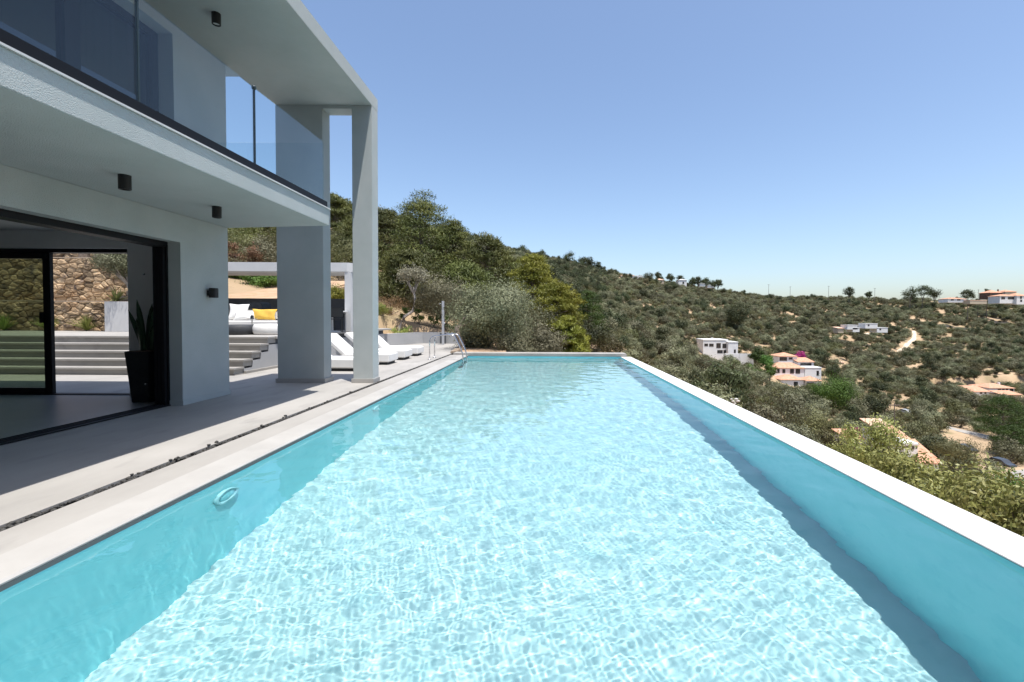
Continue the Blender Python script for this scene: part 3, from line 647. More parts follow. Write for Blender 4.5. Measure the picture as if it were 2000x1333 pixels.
# ------------------------------------------------------------------ vegetation generators (numpy)
def unit(n, rg):
    v = rg.normal(size=(n, 3)); return v / np.linalg.norm(v, axis=1, keepdims=True)
def leaves(C, D, L, W, rg, Nn=None, j=.45):
    """rhombic leaf faces at C pointing along D, faces turned to the clump's outside"""
    n = len(C); r = unit(n, rg)
    if Nn is not None:
        r = Nn / (np.linalg.norm(Nn, axis=1, keepdims=True) + 1e-9) + r * j; r /= np.linalg.norm(r, axis=1, keepdims=True)
        D = D - r * (D * r).sum(1, keepdims=True) * .8
    D = D / (np.linalg.norm(D, axis=1, keepdims=True) + 1e-9)
    S = np.cross(D, r); S /= np.linalg.norm(S, axis=1, keepdims=True) + 1e-9
    l = (L * rg.uniform(.7, 1.25, n))[:, None]; w = (W * rg.uniform(.7, 1.25, n))[:, None]
    V = np.stack([C - D * l * .5, C + S * w * .5, C + D * l * .5, C - S * w * .5], 1).reshape(-1, 3)
    return V, np.arange(4 * n).reshape(n, 4)
def tubeV(pts, rad, n=7):
    pts = np.array(pts, dtype=float); V = []; F = []
    for i in range(len(pts)):
        d = pts[min(i + 1, len(pts) - 1)] - pts[max(i - 1, 0)]; d /= np.linalg.norm(d) + 1e-9
        ref = np.array([0, 0, 1.]) if abs(d[2]) < .9 else np.array([1., 0, 0]); u = np.cross(d, ref); u /= np.linalg.norm(u); w = np.cross(u, d)
        for k in range(n):
            a = 2 * math.pi * k / n; V.append(pts[i] + (u * math.cos(a) + w * math.sin(a)) * rad[i])
    for i in range(len(pts) - 1):
        for k in range(n): F.append((i * n + k, i * n + (k + 1) % n, (i + 1) * n + (k + 1) % n, (i + 1) * n + k))
    return np.array(V), np.array(F)
def cat(parts):
    V = []; F = []; n = 0
    for v, f in parts: V.append(v); F.append(f + n); n += len(v)
    return np.concatenate(V), np.concatenate(F)
def broad(seed, h, w, n, ll, lw, base=.25, lobes=14, flat=.8, outward=.6, up=.3, hang=0., gap=.35, trunk_r=.1, lean=(0, 0), sub=6):
    """broad crown: leafy lobes of sprays round a branching trunk; h total height, w crown width"""
    rg = np.random.default_rng(seed); cz = h * (base + (1 - base) / 2); rz = h * (1 - base) / 2
    d = unit(lobes, rg); d[:, 2] = np.clip(d[:, 2], -.7, 1)
    rad = rg.uniform(.42, .9, lobes)[:, None]
    cen = d * rad * np.array([w / 2, w / 2, rz]) + np.array([lean[0], lean[1], cz])
    lr = rg.uniform(.30, .5, lobes) * w / 2
    C = []; D = []; NN = []
    per = max(4, n // (lobes * sub))
    for k in range(lobes):
        # sprays inside the lobe: small tufts leave gaps between them
        s = unit(sub, rg) * (rg.uniform(.55, 1.05, sub) * lr[k])[:, None] * np.array([1, 1, flat]) + cen[k]
        for q in s:
            o = q - np.array([lean[0], lean[1], cz * .8]); o = o / (np.linalg.norm(o) + 1e-6)
            pp = rg.normal(size=(per, 3)) * lr[k] * gap * np.array([1, 1, .75])
            NN.append((q - cen[k]) / lr[k] + pp / (lr[k] * gap) * .7 + o * .3); C.append(q + pp); D.append(o * outward + unit(per, rg) * .8 + np.array([0, 0, up - hang]))
    cv = leaves(np.concatenate(C), np.concatenate(D), ll, lw, rg, np.concatenate(NN))
    tr = []
    fork = np.array([lean[0] * .35, lean[1] * .35, h * base * .75])
    tr.append(tubeV([(0, 0, -.35), (.02, .01, h * base * .3), fork], [trunk_r * 1.35, trunk_r, trunk_r * .8], 8))
    for k in range(min(lobes, 9)):
        mid = fork * .45 + cen[k] * .55 + rg.normal(0, .05, 3) * w; tr.append(tubeV([fork, mid, cen[k]], [trunk_r * .6, trunk_r * .35, trunk_r * .1], 5))
    return cv, cat(tr)
def pine(seed, h, w, n, ll, lw, base=.12, puffs=52, pr=.16, cone=.75, squash=.6, trunk_r=.16):
    """pine: layered rounded pads of needles on whorled limbs"""
    rg = np.random.default_rng(seed); C = []; D = []; NN = []; tr = []
    tr.append(tubeV([(0, 0, -.5), (.1, 0, h * .3), (-.05, .08, h * .65), (0, 0, h * .95)], [trunk_r * 1.3, trunk_r, trunk_r * .6, trunk_r * .15], 8))
    per = n // puffs
    for k in range(puffs):
        f = (k + .5) / puffs; z = h * (base + (1 - base) * f)
        env = (1 - f ** (1 / max(.2, cone))) ** .5 if cone < 1 else math.sqrt(max(.02, 1 - f * f))
        env = max(env, .12) * rg.uniform(.72, 1.1); a = k * 2.4 + rg.uniform(-.5, .5); rr = w / 2 * env * rg.uniform(.55, 1.)
        c = np.array([math.cos(a) * rr, math.sin(a) * rr, z + rg.normal(0, h * .02)])
        R_ = w * pr * rg.uniform(.75, 1.3) * (1.1 - .35 * f)
        u = unit(per, rg); u[:, 2] = np.where(u[:, 2] < -.25, -u[:, 2] * .5, u[:, 2])
        rad = rg.uniform(.25, 1, per)[:, None] ** .5
        wob = 1 + .22 * np.sin(u[:, :1] * 5 + k) * np.cos(u[:, 1:2] * 4 + k * 2)
        p = u * rad * R_ * wob * np.array([1.15, 1.15, squash]); NN.append(u + np.array([0, 0, .15])); C.append(c + p); D.append(u * .7 + unit(per, rg) * .55 + np.array([0, 0, .45]))
        tr.append(tubeV([(0, 0, z - R_ * .6), c * np.array([.5, .5, 0]) + np.array([0, 0, z - R_ * .45]), c - np.array([0, 0, R_ * .2])], [trunk_r * .35, trunk_r * .22, trunk_r * .08], 5))
    return leaves(np.concatenate(C), np.concatenate(D), ll, lw, rg, np.concatenate(NN), .5), cat(tr)
def plant_tree(name, label, cat_, loc, cv, tv, leafm, barkm='bark', group=None, scale=1., rz=0.):
    o = bpy.data.objects.new(name, None); COL.objects.link(o); tag(o, label, cat_, group)
    a = bpy.data.objects.new('crown', npmesh('crown', *cv, [leafm])); COL.objects.link(a); a.parent = o
    b = bpy.data.objects.new('trunk', npmesh('trunk', *tv, [barkm], smooth=True)); COL.objects.link(b); b.parent = o
    o.location = loc; o.scale = (scale,) * 3; o.rotation_euler = (0, 0, rz); return o
def gpos(px, Y, dz=0.):
    x = (px - 1065) * Y / 890; return Vector((x, Y, tz(x, Y) + dz))
def fit(px, ytop, Y):   # ground point under a crown and the height up to its top in the picture
    g = gpos(px, Y); return g, max(1.2, CAMZ + (YH(px) - ytop) * Y / 890 - g.z)

# --- pines on the bank behind the pool
G = 'pines on the bank behind the terrace'
for i, (px, yt, Y, w, lm, lb, cone) in enumerate((
        (822, 394, 38, 6.6, 'pine', 'tallest dark pine behind the terrace, left of the olive trees', .8),
        (752, 416, 42, 5.6, 'pine', 'dark pine just right of the slim column, beside the tallest pine', .9),
        (655, 384, 36, 4.4, 'pine', 'pine showing through the gap between the villa pier and slim column', .6),
        (700, 440, 33, 4.6, 'pine', 'pine mostly hidden behind the slim villa column', .9),
        (885, 440, 40, 5.0, 'pine', 'pine on the right shoulder of the tallest pine', .7),
        (950, 466, 36, 5.6, 'pine', 'broad pine above the silvery olive trees', 1.0),
        (905, 520, 31, 4.8, 'pine', 'lower pine directly above the leaning olive tree', 1.0),
        (1040, 502, 32, 5.0, 'pine2', 'yellow green pine at the right end of the bank', .9),
        (1088, 560, 28, 3.6, 'pine2', 'low bright pine leaning out to the right over the slope', 1.0),
        (800, 500, 30, 5.2, 'pine', 'dense low pine under the tallest pine', 1.0),
        (452, 418, 37, 5.6, 'pine', 'pine above the pergola beside the house corner', .9), (515, 415, 38, 5.6, 'pine', 'pine above the pergola left of the pier', .9),
        (985, 505, 41, 4.6, 'pine', 'pine on the skyline between the broad pine and the far hill', .8),
        (1105, 625, 25, 2.6, 'pine2', 'small bright pine bush at the foot of the bank beside the pool', 1.0))):
    g, h = fit(px, yt, Y)
    cv, tv = pine(100 + i, h, w, 16000, .28, .052, base=.04, puffs=int(30 + 4 * w), pr=.19, cone=cone)
    plant_tree('pine_tree', lb, 'pine tree', g, cv, tv, lm, group=G)
g, h = fit(1149, 572, 58)
cv, tv = pine(140, h, 4.3, 14000, .26, .05, base=.25, puffs=40, pr=.2, cone=1.2, squash=.8)
plant_tree('stone_pine', 'round deep green pine standing alone right of the bright pines', 'pine tree', g, cv, tv, 'roundpine')

# --- olives near the pool
G = 'silvery olive trees by the pool end'
cv, tv = broad(201, 3.0, 3.4, 24000, .11, .034, base=.10, lobes=26, lean=(1.2, .7), hang=.25, gap=.45, trunk_r=.05, sub=9)
tv = cat([tubeV([(.05, 0, -.3), (.04, 0, .05), (.06, 0, .3), (-.10, 0, .62), (-.10, .04, .95), (.15, .2, 1.3), (.6, .4, 1.7)], [.19, .15, .125, .12, .10, .07, .04], 10), tubeV([(-.10, .03, .9), (.25, .2, 1.1), (.8, .4, 1.3)], [.07, .05, .03], 7)])
plant_tree('olive_tree', 'leaning silvery olive tree with a bent trunk beside the pool ladder', 'olive tree', (-3.45, 18.4, 0), cv, tv, 'olive', 'bark', G)
for i, (px, yt, Y, w, lb, lm) in enumerate(((868, 543, 25, 3.3, 'olive tree behind the outdoor shower', 'olive2'), (1022, 578, 22.5, 2.9, 'olive tree right of the leaning one, above the far pool edge', 'olive'),
        (985, 560, 25, 3.0, 'olive tree half hidden behind the leaning olive', 'olive'), (930, 625, 20.5, 1.9, 'bushy olive growing low behind the low wall end', 'olive'), (1060, 640, 20, 1.9, 'low greyish olive bush at the right of the far pool curb', 'olive2'), (1000, 640, 19, 2.0, 'low olive bush behind the middle of the far pool curb', 'olive2'))):
    g, h = fit(px, yt, Y)
    cv, tv = broad(210 + i, h, w, 14000, .12, .036, base=.08, lobes=24, hang=.15, gap=.45, sub=9, trunk_r=.06)
    plant_tree('olive_tree', lb, 'olive tree', g, cv, tv, lm, 'bark', G)
# bare-ish tree
tv = cat([tubeV([(-.75, 0, -.2), (-.7, 0, .5), (-.45, 0, 1.0), (0, .02, 1.3), (.12, 0, 2.0), (.02, .05, 2.6)], [.10, .085, .08, .075, .06, .04], 8)] +
         [tubeV([(.06, .02, 2.2), (dx * .6, dy * .6, 2.75), (dx, dy, 3.1 + dz)], [.045, .03, .01], 6) for dx, dy, dz in ((-.45, .1, .1), (-.2, -.3, .25), (.2, .2, .3), (.5, -.1, .05), (.35, .3, .2))])
rgb_ = np.random.default_rng(230); Cb = np.concatenate([rgb_.normal(size=(420, 3)) * .17 + np.array(q) for q in ((-.45, .1, 3.2), (-.2, -.3, 3.3), (.2, .2, 3.35), (.5, -.1, 3.1), (.35, .3, 3.25))])
g = gpos(806, 24)
plant_tree('pruned_olive_tree', 'hard pruned pale olive with a crooked bare trunk and a small tuft', 'olive tree', (g.x, g.y, .35), leaves(Cb, unit(len(Cb), rgb_) + np.array([0, 0, .5]), .13, .05, rgb_), tv, 'sage', 'palebark')

def shrub(name, label, cat_, loc, h, w, mat, n=2500, ll=.09, lw=.035, seed=0, group=None, lobes=9, **kw):
    cv, tv = broad(seed, h, w, n, ll, lw, base=.04, lobes=lobes, trunk_r=.03, **kw)
    return plant_tree(name, label, cat_, loc, cv, tv, mat, group=group)
# --- young shrubs on the soil behind the low wall
G = 'young shrubs planted behind the low wall'
for i, (px, Y, h, lb) in enumerate(((790, 24.6, .75, 'first young leafy shrub from the column behind the low wall'), (818, 24.8, .9, 'second young leafy shrub from the column behind the low wall'),
        (846, 24.9, .9, 'third young leafy shrub, left of the shower'), (877, 25.0, 1.0, 'young leafy shrub right of the shower post'), (898, 24.6, 1.0, 'young leafy shrub beside the leaning olive trunk'))):
    g = gpos(px, Y); shrub('young_shrub', lb, 'shrub', (g.x, g.y, max(g.z, .2)), h, h * .9, 'brightleaf', 420, .13, .05, 240 + i, G, lobes=5)
for i, (px, py_, Y, w, h, m_, lb) in enumerate(((765, 628, 25.5, 2.2, .9, 'dryshrub', 'rusty brown dry shrub on the sandy bank right of the column'), (748, 640, 24, 1.4, .55, 'grass', 'pale grassy clump on the sandy bank beside the column'),
        (785, 648, 23.9, 1.6, .4, 'grass', 'low grassy strip growing along the low wall'))):
    g = gpos(px, Y); shrub('bank_shrub', lb, 'shrub', (g.x, g.y, max(g.z, .25)), h, w, m_, 2200, .12, .02, 250 + i, lobes=9)
soil_b = B().prism([(-7.8, 20.9), (-6.35, 23.66), (-3.8, 23.34), (-3.3, 18.1), (-3.2, 17.0), (-1.5, 17.0), (-1.8, 26), (-9, 27)], -.4, .03)
tag(soil_b.build('planting_soil', 'soil', None, .02), kind='structure')
tag(B().prism([(-8, 21.3), (-6.5, 23.75), (-3.9, 23.45), (-3.4, 25.5), (-6, 28), (-11, 27), (-12, 21.3)], -.2, .5).build('bank', 'soil', None, .08), kind='structure')
t = thing('bed_edging', 'rough pale stone edging round the leaning olive tree', 'edging', (-3.3, 17.6, 0))
for k in range(7): B().box(-3.55 + .02 * (k % 2), -3.3, 17.0 + k * .3, 17.27 + k * .3, 0, .09 + .02 * (k % 3)).build('stone', 'ledge', t, .02)
# --- sandy bank behind the dark wall and bushes above it
tag(B().xprism([(18.15, .3), (18.15, 1.95), (20, 2.25), (22, 2.6), (26, 3.4), (26, 0)], -24, -10.6).build('sandy_bank', 'soil', None, .15), kind='structure')
G = 'bushes on the sandy bank'
for i, (px, yt, Y, w, m_, lb) in enumerate(((455, 452, 27, 3.4, 'macchia', 'dark bush at the left above the pergola, against the house wall'), (478, 470, 25, 2.0, 'dryshrub', 'reddish dry bush above the pergola roof'),
        (505, 462, 27, 3.0, 'olive2', 'greyish bush above the middle of the pergola roof'), (530, 448, 29, 3.6, 'macchia', 'green bush above the pergola next to the pier'), (560, 450, 29, 3.6, 'macchia', 'bush hidden mostly behind the pier'),
        (462, 548, 23.5, 1.3, 'brightleaf', 'small green shrub on the sandy bank under the pergola, left'), (515, 540, 23.2, 1.9, 'brightleaf', 'small green shrub on the sandy bank under the pergola, right'), (488, 535, 24.5, 2.4, 'macchia', 'brownish shrub on the sandy bank in the middle under the pergola'), (540, 535, 24.5, 2.4, 'macchia', 'shrub on the sandy bank partly behind the pier'), (445, 535, 24.5, 2.4, 'macchia', 'shrub on the sandy bank beside the house corner'),
        (650, 555, 22, 1.8, 'pine2', 'bright green bush seen between pier and column under the pergola'), (665, 450, 30, 4.0, 'macchia', 'dark bush seen between pier and column above the pergola'), (430, 440, 32, 4.5, 'pine', 'dark pine bush behind the house corner'), (470, 440, 31, 4.4, 'pine', 'dark pine bush above the left part of the pergola'), (520, 436, 33, 4.6, 'pine', 'dark pine bush above the right part of the pergola'),
        (757, 560, 30, 4.2, 'macchia', 'shaded bush under the pines right beside the slim column'), (792, 585, 29, 3.6, 'macchia', 'shaded bush behind the hard pruned olive'), (835, 585, 29.5, 4.0, 'macchia', 'shaded bush under the tallest pine'), (880, 575, 30, 4.0, 'macchia', 'shaded bush behind the shower olive'), (925, 565, 29.5, 4.0, 'macchia', 'shaded bush behind the leaning olive'), (968, 575, 28.5, 3.6, 'macchia', 'shaded bush behind the middle olives'), (1010, 600, 27, 3.4, 'macchia', 'shaded bush left of the yellow green pine'))):
    x = (px - 1065) * Y / 890; z = max(tz(x, Y), (2.7 if Y < 26 else 3.4) if Y > 21 and x < -10.6 else .4); h = max(.8, CAMZ + (YH(px) - yt) * Y / 890 - z)
    shrub('bank_bush', lb, 'bush', (x, Y, z - .15), h, w, m_, 5000, .13, .042, 260 + i, G, lobes=14)
# --- garden behind the villa
tv_c, tv_t = broad(280, 1.75, 1.3, 11000, .08, .026, base=.42, lobes=14, trunk_r=.075, gap=.42, sub=9, lean=(-.35, 0))
plant_tree('olive_tree', 'small potted looking olive tree in the white planter box', 'olive tree', (-13.62, 15.05, 1.80), tv_c, tv_t, 'olive', 'palebark')
def spiky(name, label, cat_, loc, n, L, mat, seed, spread=1., w=.03):
    rg = np.random.default_rng(seed); parts = []
    for k in range(n):
        a = rg.uniform(0, 6.28); el = rg.uniform(.15, 1.0) * spread; Lk = L * rg.uniform(.7, 1.1); V = []; 
        for s in range(5):
            f = s / 4; r = Lk * f * math.sin(el); z = Lk * f * math.cos(el) - .35 * Lk * f * f * math.sin(el)
            ww = w * (1 - f) + .002; V += [(math.cos(a) * r - math.sin(a) * ww, math.sin(a) * r + math.cos(a) * ww, z), (math.cos(a) * r + math.sin(a) * ww, math.sin(a) * r - math.cos(a) * ww, z + .004)]
        parts.append((np.array(V), np.array([(2 * s, 2 * s + 1, 2 * s + 3, 2 * s + 2) for s in range(4)])))
    o = link(name, npmesh(name, *cat(parts), [mat])); o.location = loc; return tag(o, label, cat_)
spiky('yucca', 'spiky yellow green yucca beside the planter olive', 'plant', (-14.1, 15.0, 1.80), 60, .62, 'yucca', 1, 1.35, .022)
spiky('grass_clump', 'feathery grass tuft below the stone wall, right beside the black door stile', 'grass', (-16.55, 15.15, UT), 150, .62, 'grass', 2, .8, .008)
spiky('grass_clump', 'tuft of feathery grass at the foot of the stone wall beside the white planter', 'grass', (-15.25, 15.15, UT), 170, .62, 'grass', 3, .9, .008)
spiky('grass_clump', 'tuft of feathery grass seen through the tinted glass door panel', 'grass', (-18.0, 15.15, UT), 170, .62, 'grass', 4, .8, .008)
for i, (x, y, lb) in enumerate(((-6.75, 16.8, 'low leafy plant at the terrace edge left of the loungers'), (-6.85, 17.6, 'low leafy plant behind the loungers near the pergola post'), (-6.9, 18.6, 'low leafy plant at the foot of the garden wall'))):
    shrub('edging_plant', lb, 'plant', (x - .35, y, UT), .35, .8, 'grass', 700, .12, .02, 290 + i, 'plants along the terrace edge', lobes=6)

# --- leafy shrubs right below the infinity edge
G = 'pale leafy shrubs below the infinity edge'
for i, (px, py_, Y, w, lb) in enumerate(((1700, 905, 10.2, 1.7, 'pale leafy shrub below the pool edge, left end of the thicket'), (1775, 925, 9.0, 1.8, 'pale leafy shrub below the pool edge, under the orange roof'),
        (1850, 950, 7.8, 1.8, 'pale yellow green shrub in the middle of the thicket below the pool edge'), (1925, 975, 6.8, 1.7, 'pale yellow green shrub below the pool edge near the right border'), (1990, 1005, 6.0, 1.5, 'pale yellow green shrub in the right corner below the pool edge'),
        (2060, 1020, 5.6, 1.5, 'pale shrub cut by the right border of the picture'))):
    c = at(px, py_, Y); z0 = tz(c.x + .5, Y); h = c.z + .22 - z0
    cv, tv = broad(300 + i, h, w * 1.15, 8600, .105, .042, base=max(.1, 1 - 1.7 / h), lobes=20, trunk_r=.05, gap=.4, sub=8, up=.2, outward=.5)
    plant_tree('laurel_shrub', lb, 'shrub', (c.x + .5, Y, z0), cv, tv, 'laurel', group=G)
for i, (px, yt, Y, w, m_, lb) in enumerate(((1705, 812, 13.5, 1.9, 'laurel', 'taller pale flowering shrub rising in front of the white house'), (1525, 764, 22, 3.0, 'olive', 'round dark leafy tree just beyond the pool edge'),
        (1640, 880, 14, 1.5, 'laurel', 'pale shrub touching the pool edge left of the thicket'), (1480, 790, 20, 1.6, 'olive2', 'small greyish bush against the pool edge'), (1590, 800, 24, 2.6, 'macchia', 'dark bush right of the round leafy tree'),
        (1872, 850, 34, 2.6, 'macchia', 'spreading dark tree beside the orange roof'), (1752, 885, 20, 1.2, 'olive', 'grey green bush in front of the white garden building'), (1890, 905, 26, 2.6, 'fol_dark', 'dark dense bush right of the orange roof'), (1940, 915, 22, 2.4, 'macchia', 'dark green bush above the pale thicket at the right'), (1990, 935, 17, 1.8, 'brightleaf', 'green bush at the right border above the thicket'),
        (1560, 830, 17, 1.4, 'olive', 'silvery bush just over the pool edge'), (1620, 842, 20, 1.8, 'macchia', 'brownish bush over the pool edge'))):
    g, h = fit(px, yt, Y); h = min(h, 7)
    cv, tv = broad(320 + i, h, w, 7000, .10 if Y < 16 else .13, .036 if Y < 16 else .05, base=max(.06, 1 - w * 1.05 / h), lobes=18, trunk_r=.07, gap=.4, sub=8)
    plant_tree('slope_tree', lb, 'tree', g, cv, tv, m_, group='trees on the slope below the pool')

# ------------------------------------------------------------------ hillside houses
def house(label, px0, px1, y_r, y_e, y_b, Y, depth=7., roof='hip', wall='housewhite', rmat='roof', wins=(), group=None, name='house', cat_='house', chimney=None, ext=5.):
    """white house seen from the pool: roof top y_r, eaves y_e, base y_b are heights measured against the horizon at distance Y"""
    s = Y / 890; x0 = (px0 - 1065) * s; x1 = (px1 - 1065) * s; pm = (px0 + px1) / 2
    zz = lambda y: CAMZ + (YH(pm) - y) * s
    zr, ze, zb = zz(y_r), zz(y_e), zz(y_b); zg = min(zb - .3, tz((x0 + x1) / 2, Y + depth / 2) - .5, tz((x0 + x1) / 2, Y) - .5); zg = max(zg, zb - (1.2 if Y > 230 else ext))
    t = thing(name, label, cat_, ((x0 + x1) / 2, Y + depth / 2, zg), group)
    B().box(x0, x1, Y, Y + depth, zg, ze).build('wall', wall, t)
    o = .35
    if roof == 'hip':
        b = B(); run = min(depth / 2, (x1 - x0) / 2) * .98; ym = Y + depth / 2
        q = [(x0 - o, Y - o, ze), (x1 + o, Y - o, ze), (x1 + o, Y + depth + o, ze), (x0 - o, Y + depth + o, ze)]
        lo = [b.bm.verts.new((a, c, d - .0)) for a, c, d in q]; hi = [b.bm.verts.new((a, c, d + .14)) for a, c, d in q]
        r0 = b.bm.verts.new((x0 + run, ym, zr)); r1 = b.bm.verts.new((x1 - run, ym, zr))
        b.bm.faces.new(lo[::-1])
        for k in range(4): b.bm.faces.new((lo[k], lo[(k + 1) % 4], hi[(k + 1) % 4], hi[k]))
        b.bm.faces.new((hi[0], hi[1], r1, r0)); b.bm.faces.new((hi[1], hi[2], r1)); b.bm.faces.new((hi[2], hi[3], r0, r1)); b.bm.faces.new((hi[3], hi[0], r0))
        b.build('roof', rmat, t)
    elif roof == 'shed':
        B().xprism([(Y - o, ze), (Y - o, ze + .16), (Y + depth + o, zr + .16), (Y + depth + o, zr)], x0 - o, x1 + o).build('roof', rmat, t)
    else:
        B().box(x0 - .12, x1 + .12, Y - .12, Y + depth + .12, ze, zr).build('roof', rmat if roof == 'flatc' else wall, t)
    for (a, b_, c, d) in wins:
        wa, wb, wc, wd = (a - 1065) * s, (b_ - 1065) * s, zz(d), zz(c)
        f = B().box(wa - .07, wb + .07, Y - .05, Y - .004, wc - .07, wd + .07).build('window', 'winfr', t)
        B().box(wa, wb, Y - .075, Y - .052, wc, wd).build('pane', 'win', f)
        if wb - wa > 1.5: B().box((wa + wb) / 2 - .04, (wa + wb) / 2 + .04, Y - .09, Y - .076, wc, wd).build('mullion', 'winfr', f)
    if chimney:
        cx = (chimney[0] - 1065) * s; B().box(cx, cx + .7, Y + depth * .4, Y + depth * .4 + .7, ze, zz(chimney[1])).build('chimney', wall, t)
    return t
keep = []   # footprints kept clear of trees: x, y, radius
def H(*a, **k):
    t = house(*a, **k); s = a[6] / 890; x0 = (a[1] - 1065) * s; x1 = (a[2] - 1065) * s; dp = k.get('depth', 7.)
    for q in np.linspace(x0, x1, max(2, int((x1 - x0) / 3))): keep.append((q, a[6] + dp / 2, dp / 2 + 1.5)); (keep.append((q, a[6] - 3.5, 3.2)) if a[6] < 230 else None)
    return t
G = 'white red-roofed houses stepping down the slope'
H('topmost white house of the terracotta-roofed group, with dark veranda', 1522, 1558, 690, 697, 707, 186, 7, wins=((1524, 1538, 698.5, 705), (1542, 1549, 699, 702.5)), group=G)
H('right wing with terracotta roof and open terrace beside the topmost house', 1560, 1591, 702, 708, 718, 183, 6, 'shed', wins=((1565, 1586, 710, 717),), group=G)  # dark pane set in for the shade inside the open terrace
H('middle long white house with four windows in the terracotta-roofed group', 1513, 1573, 710, 720, 733, 175, 7, wins=((1520, 1524, 721, 729), (1530, 1535, 722, 729), (1545, 1552, 721.5, 730), (1556, 1564, 721.5, 730)), group=G)
H('plain white walled annex right of the middle long house', 1574, 1606, 718, 719.5, 738, 176, 5, 'flat', wins=((1597, 1601, 725, 734),), group=G)
H('lower left white house with one dark window in the terracotta-roofed group', 1527, 1572, 734, 743, 764, 167, 7, wins=((1553, 1560, 747, 755), (1558, 1563, 759, 763)), group=G)
H('lower right small house with terracotta roof and dark porch in the group', 1577, 1607, 737, 745, 764, 166, 6, wins=((1578, 1592, 748, 753), (1580, 1584, 757, 762)), group=G)
H('flat white villa with a row of dark openings on the left slope', 1374, 1422, 663.5, 665.5, 691, 178, 8, 'flat', wins=((1376.5, 1383, 672, 676.5), (1386, 1394, 672, 677), (1400, 1408, 671, 680), (1412, 1421, 672, 680), (1402, 1412, 684.5, 690), (1414, 1421, 684.5, 690)), chimney=(1396, 661))
H('white side wing with a doorway at the right of the flat villa', 1423, 1442, 668, 669.5, 692, 176, 7, 'flat', wins=((1434.5, 1437.5, 683.5, 690),))
t = thing('garden_wall', 'long white garden wall in front of the flat white villa', 'wall', at(1445, 700, 171))
for a, b_, ya, yb, Y in ((1417, 1445, 691, 705, 172), (1445.2, 1473, 691.5, 708, 171)):
    p0, p1 = at(a, yb, Y), at(b_, ya, Y); B().box(p0.x, p1.x, Y, Y + .4, p0.z - 3, p1.z).build('wall_face', 'housewhite', t); keep.append(((p0.x + p1.x) / 2, Y - 2, 4.5))
H('low house with long terracotta roof left of the hip-roofed house at right', 1901, 1936, 759, 766.5, 773, 184, 6, 'shed', wins=((1918, 1922, 767.5, 770), (1927, 1930, 767.5, 770)))
H('hip roofed white house with dark windows near the right border', 1936, 1985, 752, 759.5, 770, 188, 9, wins=((1953, 1959, 760.5, 765.5), (1961, 1966, 760.5, 766), (1968, 1973, 760, 766), (1976, 1983, 760.5, 765)), chimney=(1971, 750))
H('small terracotta annex behind the hip roofed house near the right border', 1921, 1936, 752, 756.5, 764, 193, 5, wins=((1928, 1932, 758, 762),))
H('low terracotta terrace roof in front of the hip roofed house', 1960, 1999, 768, 772.5, 777, 180, 5, 'shed', wall='housebeige')
G = 'houses on the right skyline'
H('brown clad house with red roof highest on the right skyline', 1932, 1956, 566.5, 572.5, 582, 352, 9, wall='housebrown', wins=((1936, 1948, 574, 577),), group=G, chimney=(1956, 565))
H('dark gabled house behind, on the right skyline', 1961, 1983, 566, 570.5, 578, 356, 9, wall='housebeige', group=G)
H('white house with red roof and balcony on the right skyline', 1951, 1983, 575, 579, 590, 340, 9, wins=((1954, 1961, 580.5, 585), (1967, 1979, 580.5, 585)), group=G)
H('white house cut by the right border on the skyline', 1984, 2002, 572, 578.5, 592, 338, 9, wins=((1990.5, 1994, 579.5, 584), (1991, 1994.5, 586, 590)), group=G)
H('long low white house with pinkish roof on the right skyline', 1850, 1885, 581.5, 584.5, 588, 330, 8, wins=((1856, 1861, 585.3, 587.3), (1868, 1874, 585.3, 587.3)), group=G)
H('low beige building between the long house and the skyline houses', 1893, 1926, 586.5, 588, 591, 325, 6, 'flatc', 'housebeige', 'roofpale', group=G)
G = 'small houses along the ridge'
H('pale reddish low building at the left end of the ridge houses', 1212, 1238, 535.5, 539, 546, 405, 8, rmat='roofpale', group=G, wins=((1219, 1222, 540.5, 543),))
H('small pale building right of the reddish one on the ridge', 1242, 1254, 539, 541, 547, 402, 7, 'flat', group=G)
H('cream house with peach roof among ridge pines', 1281, 1296, 544, 547.5, 555, 396, 8, wall='housebeige', rmat='roofpale', group=G, wins=((1289, 1291.5, 549.5, 552.5),))
H('white two storey house on the ridge among pines', 1324, 1340, 545, 547.5, 558, 392, 8, wall='housewhite', rmat='housewhite', group=G, wins=((1332, 1335, 551, 555),))
H('white roofed shed under the ridge pines, left one', 1366, 1375, 553.5, 555, 557, 388, 6, 'shed', rmat='housewhite', group=G)
H('white roofed shed under the ridge pines, right one', 1381, 1394, 556.5, 558, 560, 388, 6, 'shed', rmat='housewhite', group=G)
G = 'white ruined walls in the olive grove'
for a, b_, yr, yb, lb in ((1655, 1675, 635, 640, 'left white stone ruin in the olive grove'), (1690, 1714, 632, 638, 'middle white flat building among the olives'), (1713, 1734, 640, 646, 'right white flat building among the olives'), (1666, 1679, 640, 645, 'small white wall below the left ruin')):
    H(lb, a, b_, yr, yr + 1, yb, 262, 6, 'flat', group=G, wins=((a + 5, a + 8, yr + 2.5, yr + 5),) if b_ - a > 20 else ())
H('small peach roofed hut left of the white ruins', 1637, 1648, 639.5, 642, 647, 264, 5, 'shed', rmat='roofpale', wall='housebeige', group=G)
H('small peach roof peeping out below the ruins', 1632, 1650, 706, 709, 714, 215, 5, 'shed', rmat='roofpale', wall='housebeige')
H('orange tiled roof low beside the pale shrubs below the pool', 1801, 1842, 879, 908, 916, 66, 4.6, 'shed')
H('white house with pale roof behind the flowering shrub', 1730, 1766, 834, 850, 872, 74, 4.8, 'shed', rmat='roofpale', wins=((1742, 1747, 856, 864),))
H('small terracotta roofed porch right of the pale roofed house', 1767, 1781, 846, 862, 872, 72, 3.6, 'shed')
